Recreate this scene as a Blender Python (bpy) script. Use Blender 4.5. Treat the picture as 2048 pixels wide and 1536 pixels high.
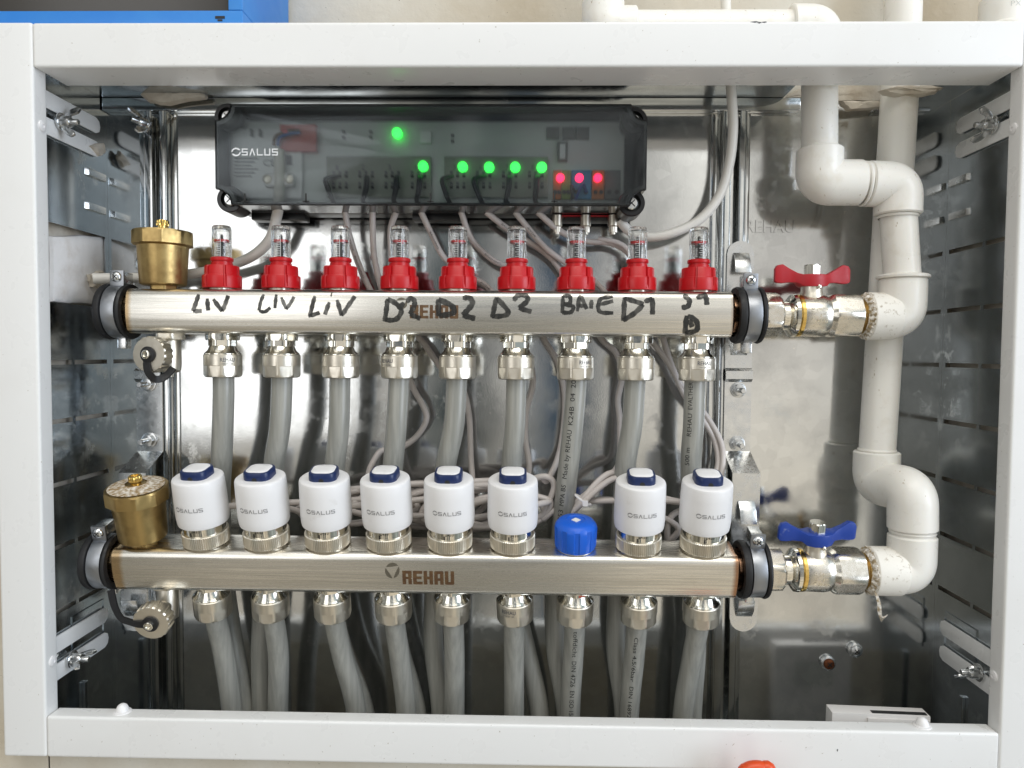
import bpy, bmesh, math, random
import numpy as np
from mathutils import Vector, Matrix
random.seed(7)
S = 0.00091                      # the mm of this script -> metres
scene = bpy.context.scene
for o in list(bpy.data.objects): bpy.data.objects.remove(o)
COL = scene.collection
R = math.radians; PI = math.pi; cos = math.cos; sin = math.sin

# ------------------------------------------------------------------ camera
F = 1450.0; CY = -729.0
yaw, pit, rol = R(1.187), R(2.407), R(0.414)
fw = Vector((-sin(yaw)*cos(pit), cos(yaw)*cos(pit), -sin(pit)))
r0 = Vector((cos(yaw), sin(yaw), 0)); u0 = r0.cross(fw)
rt = r0*cos(rol) + u0*sin(rol); up = rt.cross(fw)
cd = bpy.data.cameras.new('camera'); cam = bpy.data.objects.new('camera', cd); COL.objects.link(cam)
cd.sensor_width = 36; cd.lens = F/2048*36; cd.clip_start = 0.01; cd.clip_end = 60
M = Matrix((rt, up, -fw)).transposed().to_4x4(); M.translation = Vector((0, CY*S, 0)); cam.matrix_world = M
scene.camera = cam
def at(px, py, Y):               # point of the photograph at depth Y (mm)
    d = fw + rt*((px-1024)/F) + up*((768-py)/F); t = (Y-CY)/d.y
    return Vector((d.x*t, Y, d.z*t))
def atx(px, py, X):              # same on a plane x = X
    d = fw + rt*((px-1024)/F) + up*((768-py)/F); t = X/d.x
    return Vector((X, CY+d.y*t, d.z*t))
def ppm(Y): return (Y-CY)/F      # mm per photo pixel at depth Y

# ------------------------------------------------------------------ light
w = bpy.data.worlds.new('World'); scene.world = w; w.use_nodes = True
nt = w.node_tree; bg = nt.nodes['Background']
tc = nt.nodes.new('ShaderNodeTexCoord'); sp = nt.nodes.new('ShaderNodeSeparateXYZ')
nt.links.new(tc.outputs['Generated'], sp.inputs[0])
rp = nt.nodes.new('ShaderNodeValToRGB'); mr = nt.nodes.new('ShaderNodeMapRange')
mr.inputs[1].default_value = -1; mr.inputs[2].default_value = 1
nt.links.new(sp.outputs['Z'], mr.inputs[0]); nt.links.new(mr.outputs[0], rp.inputs[0])
e = rp.color_ramp.elements; e[0].position = 0; e[0].color = (.25, .225, .185, 1); e[1].position = 1; e[1].color = (.55, .54, .52, 1)
for p_, c_ in ((.30, (.29, .265, .225, 1)), (.42, (.24, .225, .20, 1)), (.55, (.30, .29, .28, 1)), (.72, (.40, .40, .39, 1))):
    q = rp.color_ramp.elements.new(p_); q.color = c_
xm = nt.nodes.new('ShaderNodeMapRange'); xm.inputs[1].default_value = -1; xm.inputs[2].default_value = 1; nt.links.new(sp.outputs['X'], xm.inputs[0])
xr_ = nt.nodes.new('ShaderNodeValToRGB'); nt.links.new(xm.outputs[0], xr_.inputs[0])     # the room around: window side, dark middle, warm wall, cool side
e = xr_.color_ramp.elements; e[0].position = 0; e[0].color = (1.1, 1.1, 1.1, 1); e[1].position = 1; e[1].color = (.8, .95, 1.15, 1)
for p_, c_ in ((.10, (.6, .62, .6)), (.24, (.40, .42, .40)), (.31, (1.4, 1.4, 1.38)), (.418, (1.4, 1.42, 1.42)), (.436, (.12, .17, .19)), (.468, (.14, .19, .21)), (.478, (1.8, 1.82, 1.82)), (.500, (1.7, 1.72, 1.72)), (.508, (.12, .22, .36)), (.540, (.18, .28, .42)), (.554, (2.05, 2.05, 2.0)), (.68, (2.15, 2.12, 2.05)), (.755, (.75, .92, 1.05)), (.88, (.85, 1.05, 1.25))):
    q = xr_.color_ramp.elements.new(p_); q.color = (*c_, 1)
no = nt.nodes.new('ShaderNodeTexNoise'); no.inputs['Scale'].default_value = 9; no.inputs['Detail'].default_value = 3; nt.links.new(tc.outputs['Generated'], no.inputs['Vector'])
m2 = nt.nodes.new('ShaderNodeMapRange'); m2.inputs[1].default_value = .36; m2.inputs[2].default_value = .64; m2.inputs[3].default_value = .55; m2.inputs[4].default_value = 1.4; nt.links.new(no.outputs[0], m2.inputs[0])
ms_ = nt.nodes.new('ShaderNodeVectorMath'); ms_.operation = 'SCALE'; nt.links.new(xr_.outputs[0], ms_.inputs[0]); nt.links.new(m2.outputs[0], ms_.inputs['Scale'])
mx = nt.nodes.new('ShaderNodeVectorMath'); mx.operation = 'MULTIPLY'
nt.links.new(rp.outputs[0], mx.inputs[0]); nt.links.new(ms_.outputs[0], mx.inputs[1]); nt.links.new(mx.outputs[0], bg.inputs[0])
bg.inputs[1].default_value = 1.0
def area(name, loc, target, sx, sy, power, color):
    l = bpy.data.lights.new(name, 'AREA'); l.shape = 'RECTANGLE'; l.size = sx; l.size_y = sy; l.energy = power; l.color = color
    o = bpy.data.objects.new(name, l); COL.objects.link(o); o.location = loc
    o.rotation_euler = (Vector(target)-Vector(loc)).to_track_quat('-Z', 'Y').to_euler(); return o
def lamp(name, loc, target, sx, sy, radiance, color): return area(name, loc, target, sx, sy, radiance*PI*sx*sy, color)
lamp('window_light', (-.62, -1.02, .20), (-.28, 0, .05), .44, .80, 1.3, (.98, .99, 1))
lamp('window_light', (1.75, -1.2, .25), (-.1, 0, -.05), 1.0, 1.5, 4.2, (.82, .89, 1))
lamp('ceiling_light', (.1, -1.15, 1.5), (0, -.1, 0), 1.6, .8, 2.6, (1, .965, .90))
vs = scene.view_settings; vs.view_transform = 'Standard'; vs.look = 'None'; vs.gamma = 1; vs.use_curve_mapping = False; vs.exposure = 0.37
scene.render.engine = 'CYCLES'
cy = scene.cycles; cy.max_bounces = 14; cy.transparent_max_bounces = 24; cy.transmission_bounces = 10; cy.glossy_bounces = 6; cy.diffuse_bounces = 4

# ------------------------------------------------------------------ materials
MATS = {}
class Mat:
    def __init__(s, name, base, rough=.5, metal=0., **k):
        s.m = bpy.data.materials.new(name); s.m.use_nodes = True; MATS[name] = s
        s.nt = s.m.node_tree; s.b = s.nt.nodes['Principled BSDF']; s.L = s.nt.links
        s.set('Base Color', (*base, 1)); s.set('Roughness', rough); s.set('Metallic', metal); s.base = base; s.rough = rough
        for a, v in k.items(): s.set(a.replace('_', ' '), v)
        s.tc = None
    def set(s, n, v): s.b.inputs[n].default_value = v
    def N(s, t, **k):
        n = s.nt.nodes.new('ShaderNode'+t)
        for a, v in k.items(): setattr(n, a, v)
        return n
    def coord(s, scale=(1, 1, 1)):
        if not s.tc: s.tc = s.N('TexCoord')
        mp = s.N('Mapping'); mp.inputs['Scale'].default_value = scale; s.L.new(s.tc.outputs['Object'], mp.inputs[0])
        oi = s.N('ObjectInfo'); cx = s.N('CombineXYZ'); ml = s.N('Math', operation='MULTIPLY'); ml.inputs[1].default_value = 7.3; s.L.new(oi.outputs['Random'], ml.inputs[0])
        for i in range(3): s.L.new(ml.outputs[0], cx.inputs[i])
        s.L.new(cx.outputs[0], mp.inputs['Location']); return mp.outputs[0]
    def noise(s, scale, detail=3, sc=(1, 1, 1), rough=.55):
        n = s.N('TexNoise'); n.inputs['Scale'].default_value = scale; n.inputs['Detail'].default_value = detail; n.inputs['Roughness'].default_value = rough
        s.L.new(s.coord(sc), n.inputs['Vector']); return n.outputs[0]
    def voro(s, scale, sc=(1, 1, 1), feature='F1'):
        n = s.N('TexVoronoi', feature=feature); n.inputs['Scale'].default_value = scale; s.L.new(s.coord(sc), n.inputs['Vector']); return n
    def rng(s, x, a, b, c, d):
        n = s.N('MapRange'); 
        for i, v in enumerate((a, b, c, d)): n.inputs[i+1].default_value = v
        s.L.new(x, n.inputs[0]); return n.outputs[0]
    def mix(s, fac, a, b):
        n = s.N('Mix', data_type='RGBA'); s.L.new(fac, n.inputs[0])
        for v, i in ((a, 6), (b, 7)):
            if isinstance(v, tuple): n.inputs[i].default_value = (*v, 1)
            else: s.L.new(v, n.inputs[i])
        return n.outputs[2]
    def math(s, op, a, b):
        n = s.N('Math', operation=op)
        for i, v in enumerate((a, b)):
            if isinstance(v, (int, float)): n.inputs[i].default_value = v
            else: s.L.new(v, n.inputs[i])
        return n.outputs[0]
    def color(s, c): s.L.new(c, s.b.inputs['Base Color']); return s
    def roughn(s, c): s.L.new(c, s.b.inputs['Roughness']); return s
    def bump(s, h, strength=.3, dist=.0004):
        n = s.N('Bump'); n.inputs['Strength'].default_value = strength; n.inputs['Distance'].default_value = dist
        s.L.new(h, n.inputs['Height'])
        if s.b.inputs['Normal'].links: s.L.new(s.b.inputs['Normal'].links[0].from_socket, n.inputs['Normal'])
        s.L.new(n.outputs[0], s.b.inputs['Normal']); return s
def wear(m, dark, scale=60, lo=.55, hi=.75, amt=.6, bump=.15, rvar=.12):
    n = m.noise(scale, 5); m.color(m.mix(m.rng(n, lo, hi, 0, amt), m.base, dark))
    n2 = m.noise(scale*3, 3); m.roughn(m.rng(n2, .3, .7, max(.02, m.rough-rvar), m.rough+rvar))
    if bump: m.bump(m.noise(scale*14, 2), bump, .0002)
    return m
m = Mat('white_paint', (.81, .81, .80), .30); wear(m, (.68, .66, .62), 14, .5, .80, .25, .03, .05); sp_ = m.noise(330, 2); m.color(m.mix(m.rng(sp_, .735, .76, 0, .7), m.b.inputs['Base Color'].links[0].from_socket, (.36, .31, .25)))
sc_ = m.voro(420); 
def galv(name, base, rough, spangle=.12, dirt=.22):
    m = Mat(name, base, rough, 1.0)
    v = m.voro(95); n = m.noise(30, 5); f = m.noise(900, 2)
    g = m.mix(m.rng(v.outputs['Color'], 0, 1, 0, spangle), base, tuple(c*.62 for c in base))
    g = m.mix(m.rng(n, .50, .72, 0, dirt), g, tuple(c*.55 for c in base))
    sp = m.noise(260, 3); g = m.mix(m.rng(sp, .71, .74, 0, .8), g, (.78, .76, .72)); m.color(g)
    m.roughn(m.rng(n, .3, .75, rough-.03, rough+.07))
    m.bump(m.noise(9, 2), .10, .003).bump(f, .13, .0001)
    wm = m.voro(16, (1, 1, .6), 'SMOOTH_F1'); wn = m.noise(55, 6, rough=.7)          # dried water marks
    a = m.math('MULTIPLY', m.rng(wn, .54, .60, 0, 1), m.rng(wm.outputs['Distance'], .25, .45, 1, 0))
    old = m.b.inputs['Base Color'].links[0].from_socket; m.color(m.mix(m.math('MULTIPLY', a, .35), old, (.80, .80, .77)))
    r_old = m.b.inputs['Roughness'].links[0].from_socket; m.roughn(m.math('ADD', r_old, m.math('MULTIPLY', a, .12))); return m
galv('galvanized_steel', (.66, .67, .665), .10, .26, .34)
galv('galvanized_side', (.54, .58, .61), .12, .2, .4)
m = Mat('zinc_plate', (.70, .71, .71), .24, 1.0); wear(m, (.55, .54, .53), 60, .5, .8, .4, .03, .06)
def stainless(name, x0, x1):
    m = Mat(name, (.78, .745, .67), .26, 1.0)
    br = m.noise(40, 5, (.35, 14, 14), .7); sm = m.noise(22, 4)
    c = m.mix(m.rng(br, .35, .7, 0, .6), (.77, .745, .69), (.55, .525, .47))
    c = m.mix(m.rng(sm, .6, .78, 0, .4), c, (.48, .45, .39))
    if not m.tc: m.tc = m.N('TexCoord')
    sx = m.N('SeparateXYZ'); m.L.new(m.tc.outputs['Object'], sx.inputs[0]); X = sx.outputs[0]
    wob = m.math('ADD', X, m.math('MULTIPLY', m.math('SUBTRACT', m.noise(90, 2), .5), .002))
    for xx, dr, ln, col in ((x0, 1, 11, (.50, .33, .15)), (x1, -1, 15, (.30, .13, .045))):
        a = m.rng(wob, (xx+dr*ln)*S, (xx+dr*(ln-4))*S, 0, .85); c = m.mix(a, c, col)
    m.color(c); m.roughn(m.rng(br, .3, .7, .2, .34)); m.bump(br, .05, .0003); return m
stainless('stainless_steel', -368, 195)
m = Mat('nickel', (.76, .71, .615), .36, 1.0); wear(m, (.58, .50, .38), 90, .5, .8, .4, .03, .06)
m = Mat('nickel_shiny', (.80, .77, .69), .12, 1.0); wear(m, (.6, .53, .42), 80, .6, .8, .3, .0, .03)
m = Mat('cast_nickel', (.75, .71, .635), .26, 1.0); wear(m, (.5, .44, .35), 110, .5, .75, .45, .07, .07)
m = Mat('brass', (.47, .335, .14), .40, 1.0); wear(m, (.27, .175, .07), 60, .46, .72, .7, .10, .08)
m = Mat('brass_bright', (.80, .55, .17), .2, 1.0); wear(m, (.5, .3, .08), 90, .6, .8, .4, .1, .05)
m = Mat('lime_crust', (.62, .55, .45), .8); m.bump(m.noise(500, 4), .8, .001); m.color(m.mix(m.rng(m.noise(300, 3), .4, .65, 0, 1), (.30, .2, .09), (.75, .70, .62)))
m = Mat('red_plastic', (.50, .004, .008), .36); wear(m, (.36, .003, .005), 60, .6, .8, .5, .05, .06)
m = Mat('red_paint', (.40, .006, .014), .45); wear(m, (.35, .008, .02), 110, .55, .75, .5, .15, .08)
m = Mat('blue_paint', (.008, .045, .30), .42); wear(m, (.35, .40, .55), 120, .66, .76, .5, .15, .08)
m = Mat('blue_plastic', (.005, .11, .62), .38); wear(m, (.25, .42, .75), 160, .68, .78, .6, .1, .08)
m = Mat('navy_plastic', (.006, .020, .090), .35)
m = Mat('white_plastic', (.84, .83, .83), .36); wear(m, (.62, .59, .56), 75, .64, .78, .45, .02, .06)
m = Mat('ppr_plastic', (.84, .82, .765), .34); wear(m, (.62, .56, .45), 55, .58, .80, .45, .10, .08); sp_ = m.noise(260, 2, (1, 1, .5)); m.color(m.mix(m.rng(sp_, .72, .75, 0, .7), m.b.inputs['Base Color'].links[0].from_socket, (.40, .31, .20))); m.set('Subsurface Weight', .12); m.set('Subsurface Radius', (.004, .003, .002))
m = Mat('ppr_dirty', (.80, .77, .70), .5); n1 = m.noise(170, 5, (1, 1, 1), .7); m.color(m.mix(m.rng(n1, .56, .66, 0, .75), (.81, .78, .71), (.30, .23, .14))); m.bump(n1, .4, .0008)
m = Mat('pipe_plastic', (.36, .355, .30), .36); st = m.noise(40, 4, (6, 6, .4)); m.color(m.mix(m.rng(st, .35, .65, 0, 1), (.345, .34, .305), (.255, .255, .23))); m.set('Coat Weight', .25); m.set('Coat Roughness', .15)
m = Mat('cable_sheath', (.60, .55, .52), .42); wear(m, (.42, .37, .34), 80, .55, .8, .5, .05, .06)
m = Mat('white_cable', (.78, .755, .70), .4)
m = Mat('band_steel', (.34, .355, .38), .38, 1.0); wear(m, (.36, .36, .37), 70, .5, .8, .4, .03, .06)
m = Mat('rubber', (.007, .007, .008), .55); wear(m, (.06, .055, .05), 150, .66, .82, .5, .1, .1)
m = Mat('black_plastic', (.007, .007, .008), .34)
m = Mat('ink', (.012, .012, .012), .5)
m = Mat('dark_ink', (.10, .10, .11), .5)
m = Mat('grey_ink', (.27, .265, .27), .4, .3)
m = Mat('white_ink', (.85, .86, .87), .4)
m = Mat('etched_brown', (.11, .055, .025), .5, .2); wear(m, (.15, .085, .035), 300, .45, .6, .8, 0, .05)
m = Mat('etched_grey', (.13, .115, .085), .45, .3)
m = Mat('marker', (.018, .018, .016), .42)
st = m.noise(260, 4, (1, 1, .35), .6); a = m.rng(st, .34, .62, .97, .62); m.L.new(a, m.b.inputs['Alpha'])
m = Mat('plaster', (.60, .54, .45), .9); m.color(m.mix(m.rng(m.noise(60, 5), .4, .65, 0, 1), (.62, .57, .49), (.48, .42, .34))); m.bump(m.noise(120, 6), .6, .002)
m = Mat('wall_paint', (.58, .51, .40), .85)
w1 = m.noise(6, 4); w2 = m.noise(140, 4); wsp = m.noise(420, 2)
c = m.mix(m.rng(w1, .38, .62, 0, 1), (.68, .645, .565), (.56, .49, .38)); c = m.mix(m.rng(w2, .5, .75, 0, .35), c, (.66, .60, .50)); c = m.mix(m.rng(wsp, .72, .76, 0, .8), c, (.12, .09, .06)); m.color(c)
m.bump(w2, .35, .0015)
m = Mat('blue_case', (.022, .20, .62), .38); wear(m, (.04, .26, .66), 20, .4, .6, .5, .04, .05)
m = Mat('dark_panel', (.045, .04, .034), .25)
m = Mat('tray', (.60, .64, .63), .5)
m = Mat('tray_plate', (.80, .82, .84), .45)
m = Mat('terminal', (.27, .29, .25), .5)
for n_, c_ in (('terminal_green', (.22, .32, .05)), ('terminal_orange', (.50, .16, .03)), ('terminal_blue', (.03, .22, .42)), ('terminal_grey', (.16, .17, .17)), ('relay_red', (.50, .055, .03)), ('wire_brown', (.12, .05, .02)), ('wire_blue', (.02, .08, .35)), ('wire_red', (.6, .01, .02))): Mat(n_, c_, .45)
m = Mat('wire_black', (.022, .022, .026), .4)
m = Mat('cardboard', (.74, .72, .70), .6); m.bump(m.noise(200, 3), .1, .0005)
m = Mat('label_paper', (.60, .60, .57), .6)
m = Mat('rust', (.20, .07, .03), .5, .8); wear(m, (.10, .03, .015), 200, .45, .65, .8, .3, .1)
m = Mat('orange_plastic', (.72, .075, .012), .35)
m = Mat('hemp', (.80, .76, .70), .8); m.color(m.mix(m.rng(m.noise(320, 4), .42, .6, 0, 1), (.34, .26, .15), (.84, .81, .75))); m.bump(m.noise(500, 3), .8, .001)
def led(name, col, s):
    m = Mat(name, (0, 0, 0), .5); m.set('Emission Color', (*col, 1)); m.set('Emission Strength', s)
led('led_green', (.03, 1, .07), 3.6); led('led_red', (1, .015, .07), 4.5)
# clear plastic of the sight glasses and the smoked lid of the control box
m = Mat('clear_plastic', (.98, .98, .97), .03); m.set('Transmission Weight', 1); m.set('IOR', 1.42)
tr = m.N('BsdfTransparent'); tr.inputs[0].default_value = (.97, .97, .96, 1); ms = m.N('MixShader'); ms.inputs[0].default_value = .85
m.L.new(m.b.outputs[0], ms.inputs[2]); m.L.new(tr.outputs[0], ms.inputs[1]); m.L.new(ms.outputs[0], m.nt.nodes['Material Output'].inputs[0])
m = Mat('smoked_plastic', (.73, .755, .755), .12); m.set('Transmission Weight', 1); m.set('IOR', 1.13)
tr = m.N('BsdfTransparent'); tr.inputs[0].default_value = (.73, .755, .755, 1); ms = m.N('MixShader'); ms.inputs[0].default_value = .5
gl = m.N('BsdfGlossy'); gl.inputs['Roughness'].default_value = .10; gl.inputs[0].default_value = (.6, .64, .68, 1); m.set('Specular IOR Level', .15)
lw = m.N('Fresnel'); lw.inputs[0].default_value = 1.5; m3 = m.N('MixShader')
m.L.new(m.b.outputs[0], ms.inputs[2]); m.L.new(tr.outputs[0], ms.inputs[1])
m.L.new(lw.outputs[0], m3.inputs[0]); m.L.new(ms.outputs[0], m3.inputs[1]); m.L.new(gl.outputs[0], m3.inputs[2]); m.L.new(m3.outputs[0], m.nt.nodes['Material Output'].inputs[0])

m = Mat('smoked_wall', (.03, .032, .034), .12)
m = Mat('white_filler', (.82, .80, .79), .75); m.bump(m.noise(70, 5), .5, .003); m.color(m.mix(m.rng(m.noise(40, 5), .5, .7, 0, .6), (.83, .81, .80), (.58, .52, .46)))
# ------------------------------------------------------------------ mesh helpers (all in mm)
class MB:
    def __init__(s): s.v = []; s.f = []
    def add(s, vs, fs):
        b = len(s.v); s.v += [Vector(p) for p in vs]; s.f += [tuple(i+b for i in f) for f in fs]; return s
    def box(s, x0, x1, y0, y1, z0, z1, M=None):
        vs = [Vector((x, y, z)) for x in (x0, x1) for y in (y0, y1) for z in (z0, z1)]
        if M: vs = [M @ v for v in vs]
        return s.add(vs, [(0, 1, 3, 2), (4, 6, 7, 5), (0, 4, 5, 1), (2, 3, 7, 6), (0, 2, 6, 4), (1, 5, 7, 3)])
    def rings(s, rs, cap0=True, cap1=True, closed=True):
        n = len(rs[0]); vs = [p for r in rs for p in r]; fs = []
        for i in range(len(rs)-1):
            for j in range(n if closed else n-1):
                k = (j+1) % n; fs.append((i*n+j, i*n+k, (i+1)*n+k, (i+1)*n+j))
        if cap0: fs.append(tuple(reversed(range(n))))
        if cap1: fs.append(tuple((len(rs)-1)*n+j for j in range(n)))
        return s.add(vs, fs)
    def lathe(s, prof, n=48, M=None, mod=None, cap=True):     # prof: (r, z) along +z
        rs = []
        for r, z in prof:
            rg = []
            for j in range(n):
                t = 2*PI*(j+.5)/n; q = mod(t, r, z) if mod else r; p = Vector((q*cos(t), q*sin(t), z)); rg.append(M @ p if M else p)
            rs.append(rg)
        return s.rings(rs, cap, cap)
    def tube(s, path, r, n=14, cap=True):
        fr = frames(path); rs = []
        for i, (c, T, a, b) in enumerate(fr):
            q = r[i] if isinstance(r, (list, tuple)) else r
            rs.append([c + (a*cos(2*PI*j/n) + b*sin(2*PI*j/n))*q for j in range(n)])
        return s.rings(rs, cap, cap)
    def extrude(s, poly, f0, f1):                             # 2-D outline through two maps
        n = len(poly); return s.rings([[f0(*p) for p in poly], [f1(*p) for p in poly]])
    def build(s, name, mat, parent=None, bevel=0, seg=2, smooth=35):
        me = bpy.data.meshes.new(name); bm = bmesh.new()
        vv = [bm.verts.new(p*S) for p in s.v]
        for f in s.f:
            try: bm.faces.new([vv[i] for i in f])
            except ValueError: pass
        bmesh.ops.recalc_face_normals(bm, faces=bm.faces)
        if bevel:
            es = [e_ for e_ in bm.edges if len(e_.link_faces) == 2 and e_.calc_face_angle(0) > R(28)]
            bmesh.ops.bevel(bm, geom=es, offset=bevel*S, segments=seg, profile=.6, affect='EDGES', clamp_overlap=True)
        bm.to_mesh(me); bm.free()
        if smooth:
            me.polygons.foreach_set('use_smooth', [True]*len(me.polygons)); me.set_sharp_from_angle(angle=R(smooth))
        me.materials.append(MATS[mat].m)
        o = bpy.data.objects.new(name, me); COL.objects.link(o)
        if parent: o.parent = parent
        return o
def catmull(pts, k=8):
    P = [Vector(p) for p in pts]; P = [P[0]*2-P[1]] + P + [P[-1]*2-P[-2]]; out = []
    for i in range(1, len(P)-2):
        a, b, c, d = P[i-1:i+3]
        for j in range(k):
            t = j/k; out.append(.5*((2*b) + (c-a)*t + (2*a-5*b+4*c-d)*t*t + (3*b-a-3*c+d)*t**3))
    out.append(P[-2]); return out
def frames(path):
    P = [Vector(p) for p in path]; out = []; a = None
    for i, c in enumerate(P):
        T = (P[min(i+1, len(P)-1)]-P[max(i-1, 0)]).normalized()
        if a is None:
            a = T.orthogonal().normalized()
        else: a = (a - T*a.dot(T)).normalized()
        out.append((c, T, a, T.cross(a)))
    return out
def axis_M(o, d, upv=(0, 0, 1)):          # +z of the local frame along d
    z = Vector(d).normalized(); x = Vector(upv).cross(z)
    x = x.normalized() if x.length > 1e-4 else Vector((1, 0, 0)); y = z.cross(x)
    m_ = Matrix((x, y, z)).transposed().to_4x4(); m_.translation = Vector(o); return m_
def hexmod(flat, n=6, ph=0):              # turns a circle radius into a polygon radius, capped by the circle
    def f(t, r, z):
        a = (t-ph) % (2*PI/n) - PI/n; return min(r, flat/cos(a))
    return f
def rrect(hx, hy, r, k=6):
    out = []
    for cx, cy_, a0 in ((hx-r, hy-r, 0), (-hx+r, hy-r, PI/2), (-hx+r, -hy+r, PI), (hx-r, -hy+r, 3*PI/2)):
        for i in range(k+1): a = a0 + PI/2*i/k; out.append((cx+r*cos(a), cy_+r*sin(a)))
    return out
TXT = {}
def text2d(st, sub=0, bold=0.):
    key = (st, sub, bold)
    if key in TXT: return TXT[key]
    cu = bpy.data.curves.new('t', 'FONT'); cu.body = st; cu.size = 1; cu.offset = bold; cu.resolution_u = 3
    o = bpy.data.objects.new('t', cu); COL.objects.link(o); dg = bpy.context.evaluated_depsgraph_get(); dg.update()
    me = bpy.data.meshes.new_from_object(o.evaluated_get(dg)); bm = bmesh.new(); bm.from_mesh(me)
    if sub:
        bmesh.ops.triangulate(bm, faces=bm.faces)
        for _ in range(sub):
            es = [e_ for e_ in bm.edges if e_.calc_length() > .12]
            if es: bmesh.ops.subdivide_edges(bm, edges=es, cuts=1); bmesh.ops.triangulate(bm, faces=bm.faces)
    bm.verts.ensure_lookup_table(); vs = [(v.co.x, v.co.y) for v in bm.verts]; fs = [tuple(v.index for v in f.verts) for f in bm.faces]
    bm.free(); bpy.data.objects.remove(o); bpy.data.curves.remove(cu); bpy.data.meshes.remove(me)
    x0 = min(v[0] for v in vs); x1 = max(v[0] for v in vs); vs = [(x-x0, y) for x, y in vs]
    TXT[key] = (vs, fs, x1-x0); return TXT[key]
def put_text(mb, st, width, height, mp, sub=0, bold=0., cap=.70):   # stretched to width x cap height; mp(u, v) -> 3-D, u from 0..width
    vs, fs, wd = text2d(st, sub, bold); mb.add([mp(x*width/wd, y*height/cap) for x, y in vs], fs)
def ribbon(mb, pts, wd, mp, k=5):
    P = catmull([Vector((*p, 0)) for p in pts], k) if len(pts) > 2 else [Vector((*pts[0], 0)).lerp(Vector((*pts[1], 0)), i/6) for i in range(7)]
    n = len(P); vs = []; fs = []
    for i, p in enumerate(P):
        T = (P[min(i+1, n-1)]-P[max(i-1, 0)]); T = T.normalized() if T.length > 0 else Vector((1, 0, 0)); q = Vector((-T.y, T.x, 0))
        h = wd/2*(.72+.28*min(1, i/2, (n-1-i)/1.5+.3)) * (1+.12*sin(i*1.7+wd))
        for e_ in (-1, -.33, .33, 1): c = p+q*h*e_; vs.append(mp(c.x, c.y))
    for i in range(n-1):
        for j in range(3): fs.append((i*4+j, i*4+j+1, i*4+j+5, i*4+j+4))
    mb.add(vs, fs)
def thing(name, label, cat, loc=(0, 0, 0), rot=(0, 0, 0), group=None):
    o = bpy.data.objects.new(name, None); COL.objects.link(o); o.empty_display_size = .01
    o.location = Vector(loc)*S; o.rotation_euler = rot; o['label'] = label; o['category'] = cat
    if group: o['group'] = group
    return o
def tag(o, label, cat, group=None, kind=None):
    o['label'] = label; o['category'] = cat
    if group: o['group'] = group
    if kind: o['kind'] = kind
    return o
KIDS = {}
def copy_tree(o, parent=None):
    c = o.copy(); COL.objects.link(c)
    if parent: c.parent = parent
    for ch in [x for x in bpy.data.objects if x.parent == o]: copy_tree(ch, c)
    return c
def dup(root, loc, label, rot=None, skip=()):
    c = copy_tree(root); c.location = Vector(loc)*S; c['label'] = label
    if rot is not None: c.rotation_euler = rot
    return c
ORD = ['first', 'second', 'third', 'fourth', 'fifth', 'sixth', 'seventh', 'eighth', 'ninth']
MARK = ['under the leftmost LIV marking', 'under the middle LIV marking', 'under the rightmost LIV marking', 'under the leftmost D2 marking', 'under the middle D2 marking',
        'under the rightmost D2 marking', 'under the BAIE marking', 'under the clear D1 marking', 'under the smudged D1 marking']
def cross(mb, M_, r=1.9, wd=.7, z=.12, dp=.1):      # a cross recess
    for a in (PI/4, 3*PI/4): mb.box(-r, r, -wd/2, wd/2, z, z+dp, M_ @ Matrix.Rotation(a, 4, 'Z'))

# ------------------------------------------------------------------ the setting
XL, XR, ZT, ZB = -424., 412., 250., -425.
wb = MB().box(-2500, 2500, 3, 40, -1500, 1500).box(-2500, -436, -104, 2.8, -339.9, 264).box(426, 2500, -104, 2.8, -339.9, 264).box(-2500, 2500, -104, -100, -1500, -340); o = wb.build('wall', 'wall_paint'); o['kind'] = 'structure'; o['label'] = 'rough beige plastered wall behind the cabinet'
pk = MB().box(XL-11.9, XL-9, -102, 2.7, -338, ZT-1).box(XR+9, XR+13.9, -102, 2.7, -338, ZT-1)
o = pk.build('plaster', 'plaster'); o['kind'] = 'structure'; o['label'] = 'brown plaster packed beside the steel cabinet'

# ------------------------------------------------------------------ steel cabinet
cab = thing('steel_cabinet', 'galvanized steel wall cabinet holding the heating manifolds', 'cabinet', (0, 0, 0))
MB().box(XL, XR, 0, 1.5, ZB, ZT).build('back_panel', 'galvanized_steel', cab)
fl = MB().box(XL+1, at(1600, 220, -8).x, -9, -.2, 238, ZT-.2).box(at(1752, 238, -8).x, XR-24, -9, -.2, 238, 241); fl.build('flange', 'galvanized_steel', cab, .6)
tp = MB().box(XL, at(1590, 200, -40).x, -104, 1.4, ZT+.1, ZT+1.6).box(at(1860, 200, -40).x, XR, -104, 1.4, ZT+.1, ZT+1.6).box(at(1590, 200, -40).x, at(1860, 200, -40).x, -104, -80, ZT+.1, ZT+1.6)
tp.build('top_panel', 'galvanized_side', cab)
MB().box(XL, XR, -99, 1.4, ZB-1.6, ZB-.1).build('bottom_panel', 'galvanized_side', cab)
def side(x, s, ys):
    mb = MB(); top = ys[0]
    def pl(z0, z1, y0=-104., y1=0.): mb.box(min(x, x-s*1.2), max(x, x-s*1.2), y0, y1, z0, z1)
    pl(ZB, ZT, -5.5, -.1)                                     # corner strip, whole
    for i in range(len(ys)-1):
        (z0, z1) = ys[i]; pl(z0, z1, -104, -5.6)
    z0, z1 = ys[-1]; pl(z0, z1, -104, -5.6)
    for i in range(len(ys)-1):                                # narrow bridges between the slats
        a = ys[i][0]; b = ys[i+1][1]
        if a-b < 8: pl(b-.2, a+.2, -62, -58)
    return mb.build('side_panel', 'galvanized_side', cab)
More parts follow.
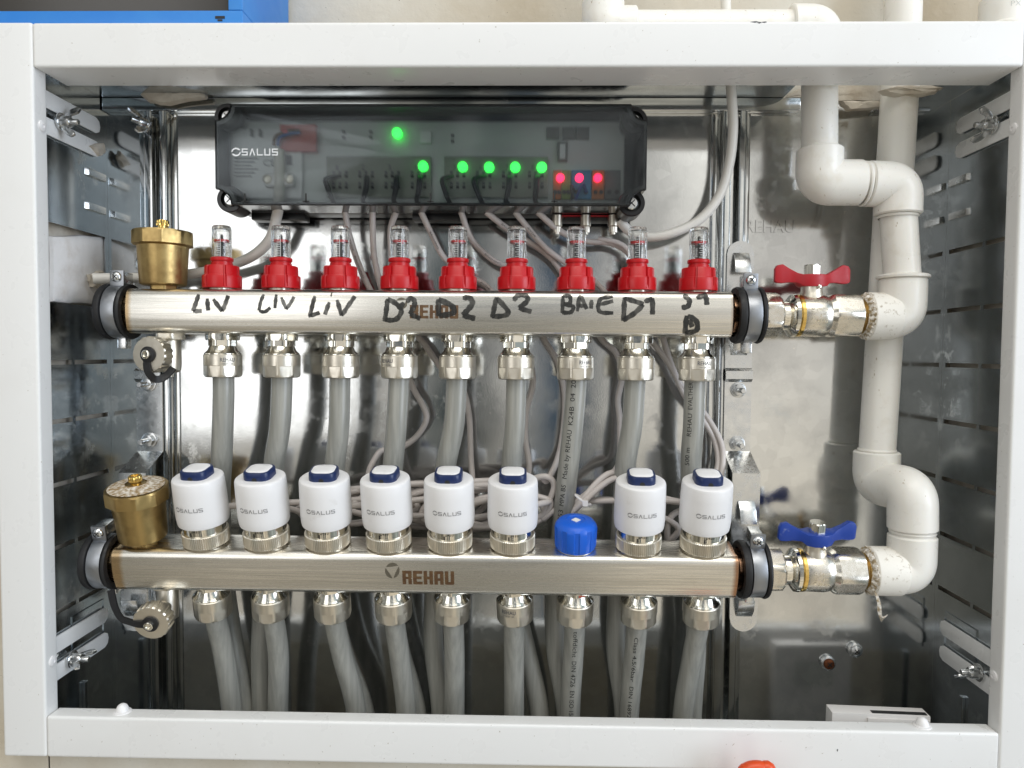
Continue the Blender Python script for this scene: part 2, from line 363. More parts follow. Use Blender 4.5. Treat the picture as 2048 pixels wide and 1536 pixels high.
def zz(px, py): return at(px, py, -3).z
gl_ = [zz(222, y) for y in (612, 723, 828, 940, 1051, 1164)]
left = [(zz(222, 475), ZT)] + [(gl_[i+1]+2.1, gl_[i]-2.1) for i in range(5)] + [(ZB, gl_[5]-2.1)]
gr_ = [zz(1885, y) for y in (505, 622, 730, 842, 955, 1064, 1172)]
right = [(gr_[0]+2.1, ZT)] + [(gr_[i+1]+2.1, gr_[i]-2.1) for i in range(6)] + [(ZB, gr_[6]-2.1)]
sl = side(XL, 1, left); sr = side(XR, -1, right)
for sd, x, s in ((sl, XL, 1), (sr, XR, -1)):
    for py in ((345, 412) if s > 0 else (356, 424)):
        c = atx(190 if s > 0 else 1920, py+5, x); mb = MB()
        mb.rings([[Vector((x+s*h, c.y+dy, c.z+dz)) for dz, h in ((-3.2, 0), (-3.2, hh), (3.2, hh), (3.2, 0))] for dy, hh in ((-17, .4), (-14, 3), (14, 3), (17, .4))]); mb.build('louvre', 'zinc_plate', sd, .5)
    MB().box(min(x, x+s*3), max(x, x+s*3), -56, -50, -425, -318).build('pressed_rib', 'galvanized_side', sd, .8)
    mb = MB().box(min(x, x+s*1.0), max(x, x+s*1.0), -70, -69, -300, -249).box(min(x, x+s*1.), max(x, x+s*1.), -69.2, -19, -250, -249).box(min(x, x+s*1.), max(x, x+s*1.), -20, -19, -300, -249.5)
    mb.build('pressed_outline', 'galvanized_side', sd)
def rail(xa, xb):
    mb = MB(); wd = xb-xa; dp = -11
    mb.box(xa, xa+1.2, dp, -.2, ZB+2, 237).box(xb-1.2, xb, dp, -.2, ZB+2, 237)
    mb.box(xa+1.3, xa+wd*.36, dp, dp+1.2, ZB+2, 237).box(xb-wd*.30, xb-1.3, dp, dp+1.2, ZB+2, 237)
    mb.box(xa-9, xa-.1, -1.6, -.2, ZB+2, 237).box(xb+.1, xb+6, -1.6, -.2, ZB+2, 237)
    return mb.build('mounting_rail', 'galvanized_steel', cab, .4)
rail(at(291, 600, -11).x, at(336, 600, -11).x); rail(at(1442, 500, -11).x, at(1490, 500, -11).x)
emb = MB(); p0 = at(1492, 464, -.5); w_ = at(1590, 464, -.5).x-p0.x
for yy in (-.25, -.7): put_text(emb, 'REHAU', w_, 12, lambda u, v, y=yy: Vector((p0.x+u, y, p0.z+v)), bold=.015)
emb.build('embossed_lettering', 'galvanized_steel', cab)

# ------------------------------------------------------------------ white front frame
fr = thing('cabinet_frame', 'white painted steel front frame around the open cabinet', 'frame', (0, -115, 0))
def fbox(n, *b): mb = MB().box(*b); 
def fpart(n, x0, x1, y0, y1, z0, z1, bev=2.6):
    return MB().box(x0, x1, y0+115, y1+115, z0, z1).build(n, 'white_paint', fr, bev, 4)
fpart('stile', -451, -413.2, -124, -106.5, -352.2, 272); fpart('stile', 399.7, 446, -124, -106.5, -352.2, 272)
fpart('rail', -413, 399.5, -124, -80, 235.2, 271.6); fpart('rail', -413, 399.5, -124, -106.5, -352.2, -316.2)
for px, py, a, b in ((1510, 43.5, 4, .8), (1519, 45, 2.2, .9), (1529, 44, 3, .7), (1675, 1500, .8, 1.6)):
    q = at(px, py, -124.1); cp = MB().add([Vector((q.x-a, q.y+115, q.z)), Vector((q.x, q.y+115, q.z-b)), Vector((q.x+a*.8, q.y+115, q.z+.1)), Vector((q.x+.2*a, q.y+115, q.z+b*.7))], [(0, 1, 2, 3)]); cp.build('paint_chip', 'dark_ink', fr, smooth=0)
for px in (245, 1845):
    c = at(px, 1424, -113); c.z = -316.2; mb = MB().lathe([(7.5, 0), (7.2, .8), (5.2, 1.2), (5, 3.2), (3.9, 5.6), (2, 7), (.2, 7.4)], 24, Matrix.Translation((c.x, c.y+115, c.z-.1))); mb.build('bumper', 'white_plastic', fr)
for px, py, x, s in ((85, 252, -413.2, 1), (108, 1322, -413.2, 1), (2027, 257, 399.7, -1), (1988, 1352, 399.7, -1)):
    c = at(px, py, -114); mb = MB().lathe([(4.6, 0), (4.3, 1), (2.6, 1.6), (1.6, 1.7), (1.4, .9), (.1, .8)], 24, axis_M((x, c.y+115, c.z), (s, 0, 0))); mb.build('rivet', 'white_plastic', fr)
for x, s, z1, z2 in ((XL, 1, 219, 196), (XR, -1, 219, 196), (XL, 1, -265, -290), (XR, -1, -265, -290)):
    mb = MB()
    for z in (z1, z2):
        pts = [(-107, z-7.5), (-107, z+7.5), (-22, z+7.5), (-17, z+5), (-15.5, z), (-17, z-5), (-22, z-7.5)]
        mb.rings([[Vector((x+s*h, a+115, b)) for a, b in pts] for h in (1.3, 3)])
    mb.box(min(x+s*1.3, x+s*3), max(x+s*1.3, x+s*3), 8.1, 8.9, z2-7.5, z1+7.5)
    mb.build('slotted_tab', 'white_paint', fr, .4)
def wing_nut(c, d, rotz, label):
    t = thing('wing_nut', label, 'wing nut', c, (0, 0, 0), 'wing nuts holding the front frame')
    Mx = axis_M((0, 0, 0), d)
    MB().lathe([(2.6, -3), (2.6, 17), (2.2, 17.8)], 16, Mx).build('stud', 'zinc_plate', t)
    MB().lathe([(8, 1.5), (8, 3.0)], 24, Mx).build('washer', 'zinc_plate', t, .3)
    MB().lathe([(5.6, 3.1), (5.2, 9), (4.4, 11)], 20, Mx).build('hub', 'zinc_plate', t)
    mb = MB()
    for s in (-1, 1):
        M3 = Mx @ Matrix.Rotation(rotz, 4, 'Z')
        out = [(4, 3.5), (9, 5), (13, 9), (15.5, 14), (13.5, 17.5), (9.5, 15.5), (7, 10), (4, 9.5)]
        mb.rings([[M3 @ Vector((s*a, y, b)) for a, b in out] for y in (-1.3, 1.3)])
    mb.build('wing', 'zinc_plate', t, .5); return t
wing_nut(atx(118, 244, XL+3), (1, .0, 0), R(70), 'zinc wing nut clamping the upper left slotted tab')
wing_nut(atx(1990, 250, XR-3), (-1, 0, 0), R(65), 'zinc wing nut clamping the upper right slotted tab')
wing_nut(atx(140, 1318, XL+3), (1, 0, 0), R(10), 'zinc wing nut clamping the lower left slotted tab')
wing_nut(atx(1962, 1345, XR-3), (-1, 0, 0), R(40), 'zinc wing nut clamping the lower right slotted tab')
wing_nut(at(296, 250, -14), (-.55, -1, .1), R(120), 'zinc wing nut on the rail top beside the beige putty, left')
# ------------------------------------------------------------------ mounting brackets with clamps
YU, YL, TILT = -59., -78., R(13)
rotL = (TILT, 0, 0)
def bracket(xa, zs, label):        # zs: (z, Y) centre line, plate 26 wide
    t = thing('mounting_bracket', label, 'bracket', (xa, -10, zs[-1][0]), (0, 0, 0), 'manifold brackets')
    W = 13.; ox, oz = 0, -zs[-1][0]
    def ring(z, y, hw): return [Vector((-hw, y+10-1, z+oz)), Vector((hw, y+10-1, z+oz)), Vector((hw, y+10+1, z+oz)), Vector((-hw, y+10+1, z+oz))]
    rs = []
    z0, y0 = zs[0]
    for a in (0.05, .3, .6, .9, 1.2, PI/2): rs.append(ring(z0-W+W*cos(a), y0, W*sin(a)))
    for z, y in zs[1:-1]: rs.append(ring(z, y, W))
    z1, y1 = zs[-1]
    for a in (PI/2, 1.2, .9, .6, .3, .05): rs.append(ring(z1+W-W*cos(a), y1, W*sin(a)))
    MB().rings(rs).build('plate', 'zinc_plate', t, 0, smooth=28)
    return t
def zy(px, py, Y): return at(px, py, Y).z
def mk_bracket(px, bolts, label):
    xa = at(px, 700, -13).x
    seq = [(zy(px, 482, -13), -13), (zy(px, 736, -13), -13), (zy(px, 742, -17), -17), (zy(px, 758, -17), -17), (zy(px, 764, -13), -13), (zy(px, 902, -13), -13), (zy(px, 946, -46), -46), (zy(px, 1262, -46), -46)]
    t = bracket(xa, seq, label); oz = seq[-1][0]
    for py in bolts:
        c = at(px-18, py, -16); c = Vector((0, -4, zy(px, py, -14)-oz))
        nb = MB().lathe([(7.5, 0), (7.5, 1.4)], 28, axis_M(c, (0, -1, 0))); 
        nb.lathe([(6.6, 1.5), (6.6, 5.5), (5.6, 6.2)], 36, axis_M(c, (0, -1, 0)), hexmod(5.5)); n_ = nb.build('nut', 'zinc_plate', t, .25)
        MB().lathe([(2.7, 5), (2.7, 18), (2.2, 18.8)], 18, axis_M(c, (0, -1, 0))).build('stud', 'zinc_plate', n_)
    for py, Y in ((527, -13), (692, -13), (1022, -46), (1212, -46)):
        z = zy(px, py, Y)-oz; mb = MB()
        hs = (10, -10) if py in (527, 1022) else (-9, 9)
        mb.rings([[Vector((-7.5, Y+10-1.2-d, z+hs[0]*k)), Vector((7.5, Y+10-1.2-d, z+hs[0]*k)), Vector((7.5, Y+10-2.6-d, z+hs[0]*k)), Vector((-7.5, Y+10-2.6-d, z+hs[0]*k))] for k, d in ((1, 0), (.2, 6), (-1, 9))]); mb.build('tongue', 'zinc_plate', t, .4)
    return t
mk_bracket(1477, (780, 887), 'zinc bracket carrying both manifolds at their valve end, right')
mk_bracket(298, (768, 880), 'zinc bracket carrying both manifolds at their air vent end, left')

def clamp(c, rot, label, front=1, r=22.5):
    t = thing('pipe_clamp', label, 'clamp', c, rot, 'rubber lined manifold clamps')
    Mx = axis_M((0, 0, 0), (1, 0, 0))
    MB().lathe([(r-3, -13.2), (r+2.6, -13.2), (r+3.6, -11), (r+3.0, -7.4), (r, -6.4), (r, 6.4), (r+2.8, 7.2), (r+3.4, 8.8), (r+2.6, 10.6), (r-3, 10.6)], 56, Mx, cap=False).build('rubber_lining', 'rubber', t)
    b = MB().lathe([(r+.2, -6.0), (r+2.2, -6.0), (r+2.2, 6.0), (r+.2, 6.0)], 56, Mx, cap=False)
    b.box(-6.4, 6.4, -7.2, -4.8, r+1, r+15); b.build('band', 'band_steel', t, .3)
    MB().box(-5, 5, -4.5, 12, r+3, r+14).build('lug', 'zinc_plate', t, .8)
    Ms = axis_M((0, -7.2, r+9), (0, -1, 0)); MB().lathe([(5, 0), (4.8, 1.2), (3.6, 2.6), (1.8, 3.2), (.2, 3.4)], 24, Ms).build('screw', 'zinc_plate', t)
    cm = MB(); cross(cm, Ms, 2.6, .9, 2.9, .6); cm.build('screw_recess', 'ink', t)
    MB().box(-4, 4, -1, 9, -r-12, -r-1).build('hook', 'zinc_plate', t, 1)
    return t
cU = Vector((0, YU, (at(450, 623, YU-20).z+at(1400, 627, YU-20).z)/2)); ZU = cU.z
cLp = at(850, 1136, YL-10); ZL = cLp.z
clamp((at(243, 620, YU).x, YU, ZU), (0, 0, 0), 'rubber lined clamp on the upper manifold beside the brass air vent')
clamp((at(1496, 632, YU).x, YU, ZU), (0, 0, 0), 'rubber lined clamp on the upper manifold beside the red handled valve')
clamp((at(216, 1128, YL).x, YL, ZL), rotL, 'dusty rubber lined clamp on the lower manifold beside the tarnished air vent')
clamp((at(1505, 1140, YL).x, YL, ZL), rotL, 'rubber lined clamp on the lower manifold beside the blue handled valve')

# ------------------------------------------------------------------ manifolds
HD, HZ, RR, BU = 20.4, 20.2, 7.5, 1.5
def msec():
    out = []
    for y_, z_ in rrect(HD, HZ, RR, 6):
        if out:
            py_, pz_ = out[-1]
            if abs(z_-pz_) > 8 or abs(y_-py_) > 8:
                for k_ in range(1, 8):
                    q_ = k_/8; b_ = BU*(1-(2*q_-1)**2); y2 = py_+(y_-py_)*q_; z2 = pz_+(z_-pz_)*q_
                    out.append((y2+(math.copysign(b_, y2) if abs(z_-pz_) > 8 else 0), z2))
        out.append((y_, z_))
    (y_, z_), (py_, pz_) = out[0], out[-1]
    for k_ in range(1, 8):
        q_ = k_/8; y2 = py_+(y_-py_)*q_; z2 = pz_+(z_-pz_)*q_; out.append((y2+math.copysign(BU*(1-(2*q_-1)**2), y2), z2))
    return out
def mani(name, xa, xb, Y, Z, rot, label):
    t = thing(name, label, 'manifold', (0, Y, Z), rot, 'manifold bars')
    sec = msec(); circ = []
    for a, b in sec: ang = math.atan2(b, a); circ.append((19.5*cos(ang), 19.5*sin(ang)))
    def rg(x, k, s_=1.): return [Vector((x, (a*(1-k)+c*k)*s_, (b*(1-k)+d*k)*s_)) for (a, b), (c, d) in zip(sec, circ)]
    rs = [rg(xa-24, 1, .9), rg(xa-2, 1, .93), rg(xa, .35, .97), rg(xa+1.2, 0, 1)] + [rg(x, 0) for x in np.linspace(xa+3, xb-3, 12)] + [rg(xb-1.2, 0, 1), rg(xb, .35, .97), rg(xb+2, 1, .93), rg(xb+24, 1, .9)]
    MB().rings(rs).build('tube', 'stainless_steel', t, 0, smooth=50)
    return t
def front(Y, rot, off=.18):        # (x, local z) -> local point on the tube front
    def f(x, z):
        az = abs(z); fl_ = HZ-RR
        if az <= fl_: return Vector((x, -HD-BU*(1-(z/fl_)**2)-off, z))
        d = min(az-fl_, RR-.05); return Vector((x, -(HD-RR)-math.sqrt((RR+off)**2-d*d), z))
    return f
xuL, xuR = at(250, 620, YU-20).x, at(1468, 630, YU-20).x
xlL, xlR = at(224, 1140, YL-20).x, at(1478, 1150, YL-20).x
mU = mani('manifold', xuL, xuR, YU, ZU, (0, 0, 0), 'upper stainless manifold bar with handwritten marker room names')
mL = mani('manifold', xlL, xlR, YL, ZL, rotL, 'lower stainless manifold bar under the white actuators')
Rl = Matrix.Rotation(TILT, 4, 'X'); Rli = Rl.inverted()
def uloc(px, py):                  # pixel on the upper tube front -> local x, z
    p = at(px, py, YU-HD); return p.x, max(-HZ+.4, min(HZ-.4, p.z-ZU))
def lloc(px, py):
    d = fw + rt*((px-1024)/F) + up*((768-py)/F); o_ = Vector((0, CY-YL, -ZL)); dd = Rli @ d; oo = Rli @ o_
    t = (-HD-oo.y)/dd.y; p = oo+dd*t; return p.x, p.z
fU = front(YU, None); fL = front(YL, None)
def strokes(zoom, x0, y0, lst, wd):
    return [([(x0+a/zoom, y0+b/zoom) for a, b in s], wd) for s in lst]
A_, B_, C_, D_ = (4.096, 150, 420), (4.096, 600, 420), (5.12, 730, 570), (4.096, 1050, 420)
WR = [
 ('LIV', A_, [[(1012, 690), (995, 760), (972, 830)], [(972, 830), (1045, 828)], [(1085, 725), (1098, 825)], [(1135, 730), (1212, 830)], [(1212, 832), (1235, 770), (1255, 700)]], 22),
 ('LIV', A_, [[(1545, 690), (1525, 750), (1512, 825)], [(1512, 828), (1560, 835), (1605, 800)], [(1648, 690), (1642, 805)], [(1690, 715), (1735, 810)], [(1735, 815), (1770, 760), (1795, 710)]], 18),
 ('LIV', B_, [[(122, 705), (105, 780), (85, 868)], [(72, 872), (165, 842)], [(242, 755), (208, 858)], [(250, 690), (262, 692)], [(305, 735), (345, 865)], [(345, 868), (395, 790), (450, 705)]], 22),
 ('D2', C_, [[(232, 140), (225, 230), (205, 375)], [(205, 362), (320, 352), (375, 270), (330, 200), (232, 140)], [(400, 180), (350, 250)], [(430, 180), (462, 135), (505, 160), (505, 220), (462, 300)], [(462, 300), (570, 345)]], 32),
 ('D2', C_, [[(752, 145), (755, 235), (762, 320)], [(758, 320), (905, 285), (890, 215), (752, 145)], [(1000, 130), (1075, 135), (1100, 190), (1050, 260), (1000, 310)], [(1000, 312), (1130, 345)]], 36),
 ('D2', C_, [[(1348, 125), (1325, 230), (1305, 335)], [(1300, 328), (1440, 310), (1462, 265), (1348, 130)], [(1525, 165), (1560, 108), (1650, 108), (1660, 165), (1575, 235)], [(1575, 238), (1705, 275)]], 32),
 ('BAIE', D_, [[(312, 700), (305, 845)], [(312, 705), (365, 705), (368, 760), (315, 775)], [(315, 775), (392, 790), (375, 838), (302, 842)], [(428, 832), (452, 708), (505, 812)], [(440, 785), (490, 785)], [(545, 735), (540, 808)], [(720, 708), (625, 725), (598, 790), (620, 838), (722, 845)], [(610, 775), (722, 745)]], 21),
 ('D1', D_, [[(815, 715), (805, 910)], [(812, 720), (970, 772)], [(970, 775), (890, 850), (800, 905)], [(978, 752), (1045, 725)], [(1045, 720), (1042, 858)]], 26),
 ('D1', D_, [[(1300, 692), (1345, 740), (1330, 790), (1280, 800)], [(1405, 720), (1495, 690)], [(1485, 695), (1488, 778)], [(1320, 865), (1312, 1015)], [(1330, 865), (1400, 910), (1405, 985), (1312, 1015)], [(1345, 900), (1370, 960)]], 27)]
for wtxt, (zm, x0, y0), lst, wd in WR:
    mb = MB()
    for i, s in enumerate(lst):
        ribbon(mb, [uloc(x0+a/zm, y0+b/zm) for a, b in s], wd/zm*ppm(YU-HD)*1.6, front(YU, None, .18+.05*i))
    o = mb.build('marker_writing', 'marker', mU, smooth=0); o['label'] = 'black marker writing '+wtxt
def block(mb, w_, h, mp):
    lw = w_/5*.90; gap = (w_-5*lw)/4
    G = {'R': [(0, .38, 0, 1), (.38, 1, .80, 1), (.62, 1, .5, .80), (.38, .95, .40, .56), (.62, 1, 0, .40)], 'E': [(0, .40, 0, 1), (.40, 1, .80, 1), (.40, .92, .41, .60), (.40, 1, 0, .20)],
         'H': [(0, .38, 0, 1), (.62, 1, 0, 1), (.38, .62, .40, .60)], 'A': [(0, .38, 0, .94), (.62, 1, 0, .94), (.06, .94, .80, 1), (.38, .62, .30, .48)], 'U': [(0, .38, .06, 1), (.62, 1, .06, 1), (.06, .94, 0, .20)]}
    for k, L in enumerate('REHAU'):
        for i, (a, b, c, d) in enumerate(G[L]):
            x0 = k*(lw+gap); n = 4; vs = []
            for j in range(n+1): vs += [mp(x0+a*lw, h*(c+(d-c)*j/n)), mp(x0+b*lw, h*(c+(d-c)*j/n))]
            mb.add(vs, [(2*j, 2*j+1, 2*j+3, 2*j+2) for j in range(n)])
def etch(mb, px0, px1, pyb, pyt, loc, fm, st='REHAU'):
    xa, zb_ = loc(px0, pyb); xb, _ = loc(px1, pyb); _, zt_ = loc(px0, pyt)
    block(mb, xb-xa, zt_-zb_, lambda u, v: fm(xa+u, zb_+v))
mb = MB(); etch(mb, 820, 917, 637, 610, uloc, front(YU, None, .1)); mb.build('etched_lettering', 'etched_brown', mU, smooth=0)
mb = MB(); etch(mb, 806, 909, 1167, 1140, lloc, fL); mb.build('etched_lettering', 'etched_brown', mL, smooth=0)
def swirl(mb, cx, cy_, r, loc, fm):
    for k in range(3):
        a0 = R(40+120*k); P = [(cx+r*cos(a0+t), cy_-r*sin(a0+t)) for t in np.linspace(0, R(112), 9)]
        p, q = P[0], P[-1]; Q = [(q[0]+(p[0]-q[0])*t - .04*r*sin(PI*t)*cos(a0+R(56)), q[1]+(p[1]-q[1])*t + .04*r*sin(PI*t)*sin(a0+R(56))) for t in np.linspace(0, 1, 9)][1:-1]
        pts = [fm(*loc(*c)) for c in P+Q]; mb.add(pts, [tuple(range(len(pts)))])
mb = MB(); swirl(mb, 785, 1140, 14.5, lloc, fL); mb.build('etched_emblem', 'etched_grey', mL, smooth=0)
mb = MB(); swirl(mb, 803, 607, 12, uloc, front(YU, None, .1)); mb.build('etched_emblem', 'etched_grey', mU, smooth=0)

# ------------------------------------------------------------------ ports along each manifold
PU = [444.5, 562.5, 681, 799, 915.5, 1033, 1152, 1274, 1396.5]
XU = [at(p, 575, YU).x for p in PU]
XLo = [at(p, 1110, YL-2).x for p in (417, 537, 658, 780, 901, 1025, 1150, 1275, 1403)]
def up_l(x, z): return Vector((x, YL, ZL)) + (Rl @ Vector((0, 0, z)))

def flow_meter(x):
    t = thing('flow_meter', '', 'flow meter', (x, YU, ZU+HZ), (0, 0, R(-8)), 'red flow meters on the upper manifold')
    MB().lathe([(12, -1), (12, 2.2)], 36, mod=hexmod(11)).build('base_nut', 'nickel', t, .2)
    def groove(th, r, z):
        a = ((th-R(5)) % (PI/3)); return r-1.9 if a < R(7) and 7 < z < 22.4 else r
    MB().lathe([(16, 1.6), (17.2, 1.8), (17.4, 2.6), (17.5, 7.1), (17.4, 12.4), (17, 13.4), (15.7, 13.6), (15.5, 14), (15.2, 21.4), (14.6, 22.3), (9.6, 22.5)], 144, mod=groove).build('collar', 'red_plastic', t, smooth=40)
    MB().lathe([(9.6, 22.4), (9.6, 25), (8.9, 25.4), (8.9, 26.3), (9.9, 26.6), (10.2, 27.2), (10.2, 29.4), (9.7, 30), (9.0, 30.2), (9.0, 22.4)], 48, cap=False).build('neck', 'red_plastic', t)
    def rib(th, r, z): return r-(.35 if (th % (PI/8)) < PI/16 and z > 50 and r > 5 else 0)
    MB().lathe([(8.7, 23), (8.7, 50), (8.6, 56), (8.2, 58), (7.2, 59.2), (5, 59.4), (4.4, 58.6), (.2, 58.4), (.2, 56.4), (5.2, 56.4), (6.9, 55), (7.1, 50), (7.1, 23)], 64, mod=rib, cap=False).build('sight_glass', 'clear_plastic', t)
    MB().lathe([(3.3, 22), (3.3, 43), (1.6, 43.5), (1.5, 50), (.6, 51.5)], 20).build('spindle', 'ink', t)
    MB().lathe([(4.2, 44.2), (6.6, 44.2), (6.6, 46.4), (4.2, 46.4)], 32, cap=False).build('indicator', 'red_plastic', t)
    sc = MB(); r = 6.6
    def cm(a0, z0): return lambda u, v: Vector((r*sin(a0+u/r), -r*cos(a0+u/r), z0+v))
    sc.add([Vector((r*sin(a), -r*cos(a), z)) for z in (30.5, 52) for a in (R(17), R(22))], [(0, 1, 3, 2)])
    for k in range(11):
        z = 31.5+k*2; sc.add([Vector((r*sin(a), -r*cos(a), zz_)) for zz_ in (z, z+.45) for a in (R(-2 if k % 2 else -12), R(5), R(17))], [(0, 1, 4, 3), (1, 2, 5, 4)])
    for k, ch in enumerate(('3', '2', '1', '0')): put_text(sc, ch, 1.5, 2.6, cm(R(38), 31.5+k*6))
    put_text(sc, 'l/min', 7.5, 2.2, lambda u, v: Vector((r*sin(R(-24)-v/r), -r*cos(R(-24)-v/r), 32+u)))
    sc.build('scale', 'white_ink', t, smooth=0)
    bl = MB()
    for k in range(10):
        z = 32+k*1.35
        for a0 in (R(-75), R(60)): bl.add([Vector((6.7*sin(a), -6.7*cos(a), zz_)) for zz_ in (z, z+.5) for a in (a0, a0+R(16), a0+R(32))], [(0, 1, 4, 3), (1, 2, 5, 4)])
    bl.build('graduation', 'ink', t, smooth=0)
    return t
fm0 = flow_meter(XU[0]); FML = [m_.replace('under', 'above') for m_ in MARK]
fm0['label'] = 'red flow meter with clear sight glass standing '+FML[0]
for i in range(1, 9): dup(fm0, (XU[i], YU, ZU+HZ), 'red flow meter with clear sight glass standing '+FML[i], (0, 0, R(random.uniform(-16, 16))))

def fitting(loc, rot, lower, group):
    t = thing('union_fitting', '', 'pipe fitting', loc, rot, group)
    MB().lathe([(14.8, .6), (15.4, -.4), (15.4, -4.9), (14.6, -5.8)], 60, mod=hexmod(14, ph=R(8))).build('hex_nut', 'nickel_shiny', t)
    MB().lathe([(12.6, -5.4), (12.6, -11)], 60, mod=hexmod(11.4, ph=R(18))).lathe([(11.2, -10.6), (12, -12), (13.2, -15), (15.6, -17.2), (16.3, -18), (16.3, -18.9), (15, -19)], 48).build('adapter', 'nickel_shiny', t)
    def hx(th, r, z):
        if z > -29.2: return r
        a = (th-R(20)) % (PI/4) - PI/8; return min(r, 16.1/cos(a))
    MB().lathe([(13, -18.6), (16.3, -18.8), (17, -19.6), (17.05, -29), (17.05, -29.4), (17.0, -37.6), (16.2, -39.2), (14.6, -40), (10.5, -40)], 128, mod=hx).build('union_nut', 'nickel', t, smooth=25)
    return t
def nut_text(root, a0):
    mb = MB(); r = 17.25
    put_text(mb, 'REHAU', 13.2, 3.6, lambda u, v: Vector((r*sin(a0+u/r), -r*cos(a0+u/r), -25.5+v)), 1, .01)
    put_text(mb, '17/02 DV 100', 10, 1.4, lambda u, v: Vector((r*sin(a0+.08+u/r), -r*cos(a0+.08+u/r), -28.2+v)), 1)
    return mb.build('stamped_lettering', 'dark_ink', root, smooth=0)
f0 = fitting((XU[0], YU, ZU-HZ), (0, 0, 0), False, 'union fittings under the upper manifold'); f0['label'] = 'nickel union fitting with cone neck '+MARK[0]
fu = [f0]+[dup(f0, (XU[i], YU, ZU-HZ), 'nickel union fitting with cone neck '+MARK[i], (0, 0, R(random.uniform(-14, 14)))) for i in range(1, 9)]
for i, a in ((0, .25), (3, -.75), (6, .0), (8, -.05)): nut_text(fu[i], a)
XLf = [at(p, 1225, YL+18).x for p in (434, 550, 670, 790, 908, 1028, 1150, 1273, 1396)]
f1 = fitting((XLf[0], 0, 0), rotL, True, 'union fittings under the lower manifold')
fl_ = []
for i in range(9):
    p = up_l(XLf[i], -HZ+6); o = f1 if i == 0 else copy_tree(f1)
    o.location = p*S; o['label'] = ('leftmost', 'second', 'third', 'fourth', 'middle', 'sixth', 'seventh', 'second from right', 'rightmost')[i] + (' nickel union fitting under the lower manifold' if i in (0, 4, 7, 8) else ' nickel union fitting from the left under the lower manifold'); o.rotation_euler = (TILT, 0, R(random.uniform(-10, 10))); fl_.append(o)
nut_text(fl_[5], -.55)

# ------------------------------------------------------------------ grey heating pipes
def pipe_text(mb, path, r, st, s0, length, h, phi, updir):
    P = [Vector(p) for p in path]; cum = [0]
    for i in range(1, len(P)): cum.append(cum[-1]+(P[i]-P[i-1]).length)
    def mp(u, v):
        s = s0+u; i = max(0, min(len(P)-2, int(np.searchsorted(cum, s)-1))); k = (s-cum[i])/(cum[i+1]-cum[i])
        c = P[i].lerp(P[i+1], k); T = (P[min(i+2, len(P)-1)]-P[max(i-1, 0)]).normalized()
        n = Vector((0, -1, 0)); n = (n-T*n.dot(T)).normalized(); b = n.cross(T)
        a = phi + (v-h/2)/r; return c+(n*cos(a)+b*sin(a))*(r+.12)
    put_text(mb, st, length, h, mp, 2)
PR = 9.6
upx = [[(447, 752), (447, 800), (444, 900), (440, 1000), (445, 1130), (462, 1260), (490, 1420)], [(564, 755), (560, 850), (548, 930), (538, 1050), (528, 1180), (522, 1300), (524, 1420)],
       [(680, 755), (678, 850), (670, 930), (662, 1050), (660, 1180), (685, 1300), (728, 1420)], [(798, 757), (793, 850), (786, 930), (776, 1050), (778, 1180), (800, 1300), (832, 1420)],
       [(914, 757), (908, 850), (892, 930), (878, 1050), (868, 1200), (868, 1300), (882, 1420)], [(1033, 758), (1030, 850), (1023, 930), (1020, 1050), (1030, 1200), (1052, 1300), (1078, 1420)],
       [(1153, 760), (1146, 850), (1134, 960), (1122, 1070), (1112, 1200), (1112, 1300), (1132, 1420)], [(1270, 762), (1264, 850), (1251, 930), (1243, 1050), (1235, 1200), (1232, 1300), (1248, 1420)],
       [(1390, 762), (1387, 850), (1382, 930), (1386, 1050), (1390, 1200), (1392, 1300), (1384, 1420)]]
lpx = [[(438, 1250), (446, 1300), (464, 1420)], [(553, 1252), (557, 1310), (556, 1420)], [(672, 1252), (684, 1310), (712, 1420)], [(791, 1254), (800, 1320), (812, 1420)], [(909, 1255), (909, 1320), (909, 1425)],
       [(1029, 1256), (1028, 1320), (1028, 1425)], [(1151, 1258), (1146, 1320), (1140, 1425)], [(1272, 1260), (1268, 1320), (1258, 1425)], [(1394, 1262), (1384, 1320), (1366, 1430)]]
PIPES = {}
for i in range(9):
    ys = [YU, YU, YU+4, YU+16, YU+27, YU+30, YU+30]
    P = [Vector((XU[i], YU, ZU-HZ-30))] + [at(a, b, y) for (a, b), y in zip(upx[i], ys)]; q = P[-1]; P += [Vector((q.x+(q.x-P[-2].x)*.3, q.y, ZB+1))]
    path = catmull(P, 10); pb = MB().tube(path, PR, 28); o = pb.build('heating_pipe', 'pipe_plastic')
    tag(o, 'grey heating pipe running down from the fitting '+MARK[i], 'pipe', 'pipes from the upper manifold'); PIPES['u', i] = (o, path)
    top = up_l(XLf[i], -HZ+6-30); bot = up_l(XLf[i], -HZ+6-40)
    Yb = bot.y; P = [top, bot] + [at(a, b, y) for (a, b), y in zip(lpx[i], (Yb+3, Yb+12, Yb+20))][1:]; q = P[-1]; P += [Vector((q.x+(q.x-P[-2].x)*.3, q.y+3, ZB+1))]
    path = catmull(P, 10); o = MB().tube(path, PR, 28).build('heating_pipe', 'pipe_plastic')
    tag(o, ('leftmost', 'second', 'third', 'fourth', 'fifth', 'sixth', 'seventh', 'eighth', 'rightmost')[i]+' grey front pipe leaving the lower manifold'+(', counted from the left' if 0 < i < 8 else ''), 'pipe', 'pipes from the lower manifold'); PIPES['l', i] = (o, path)
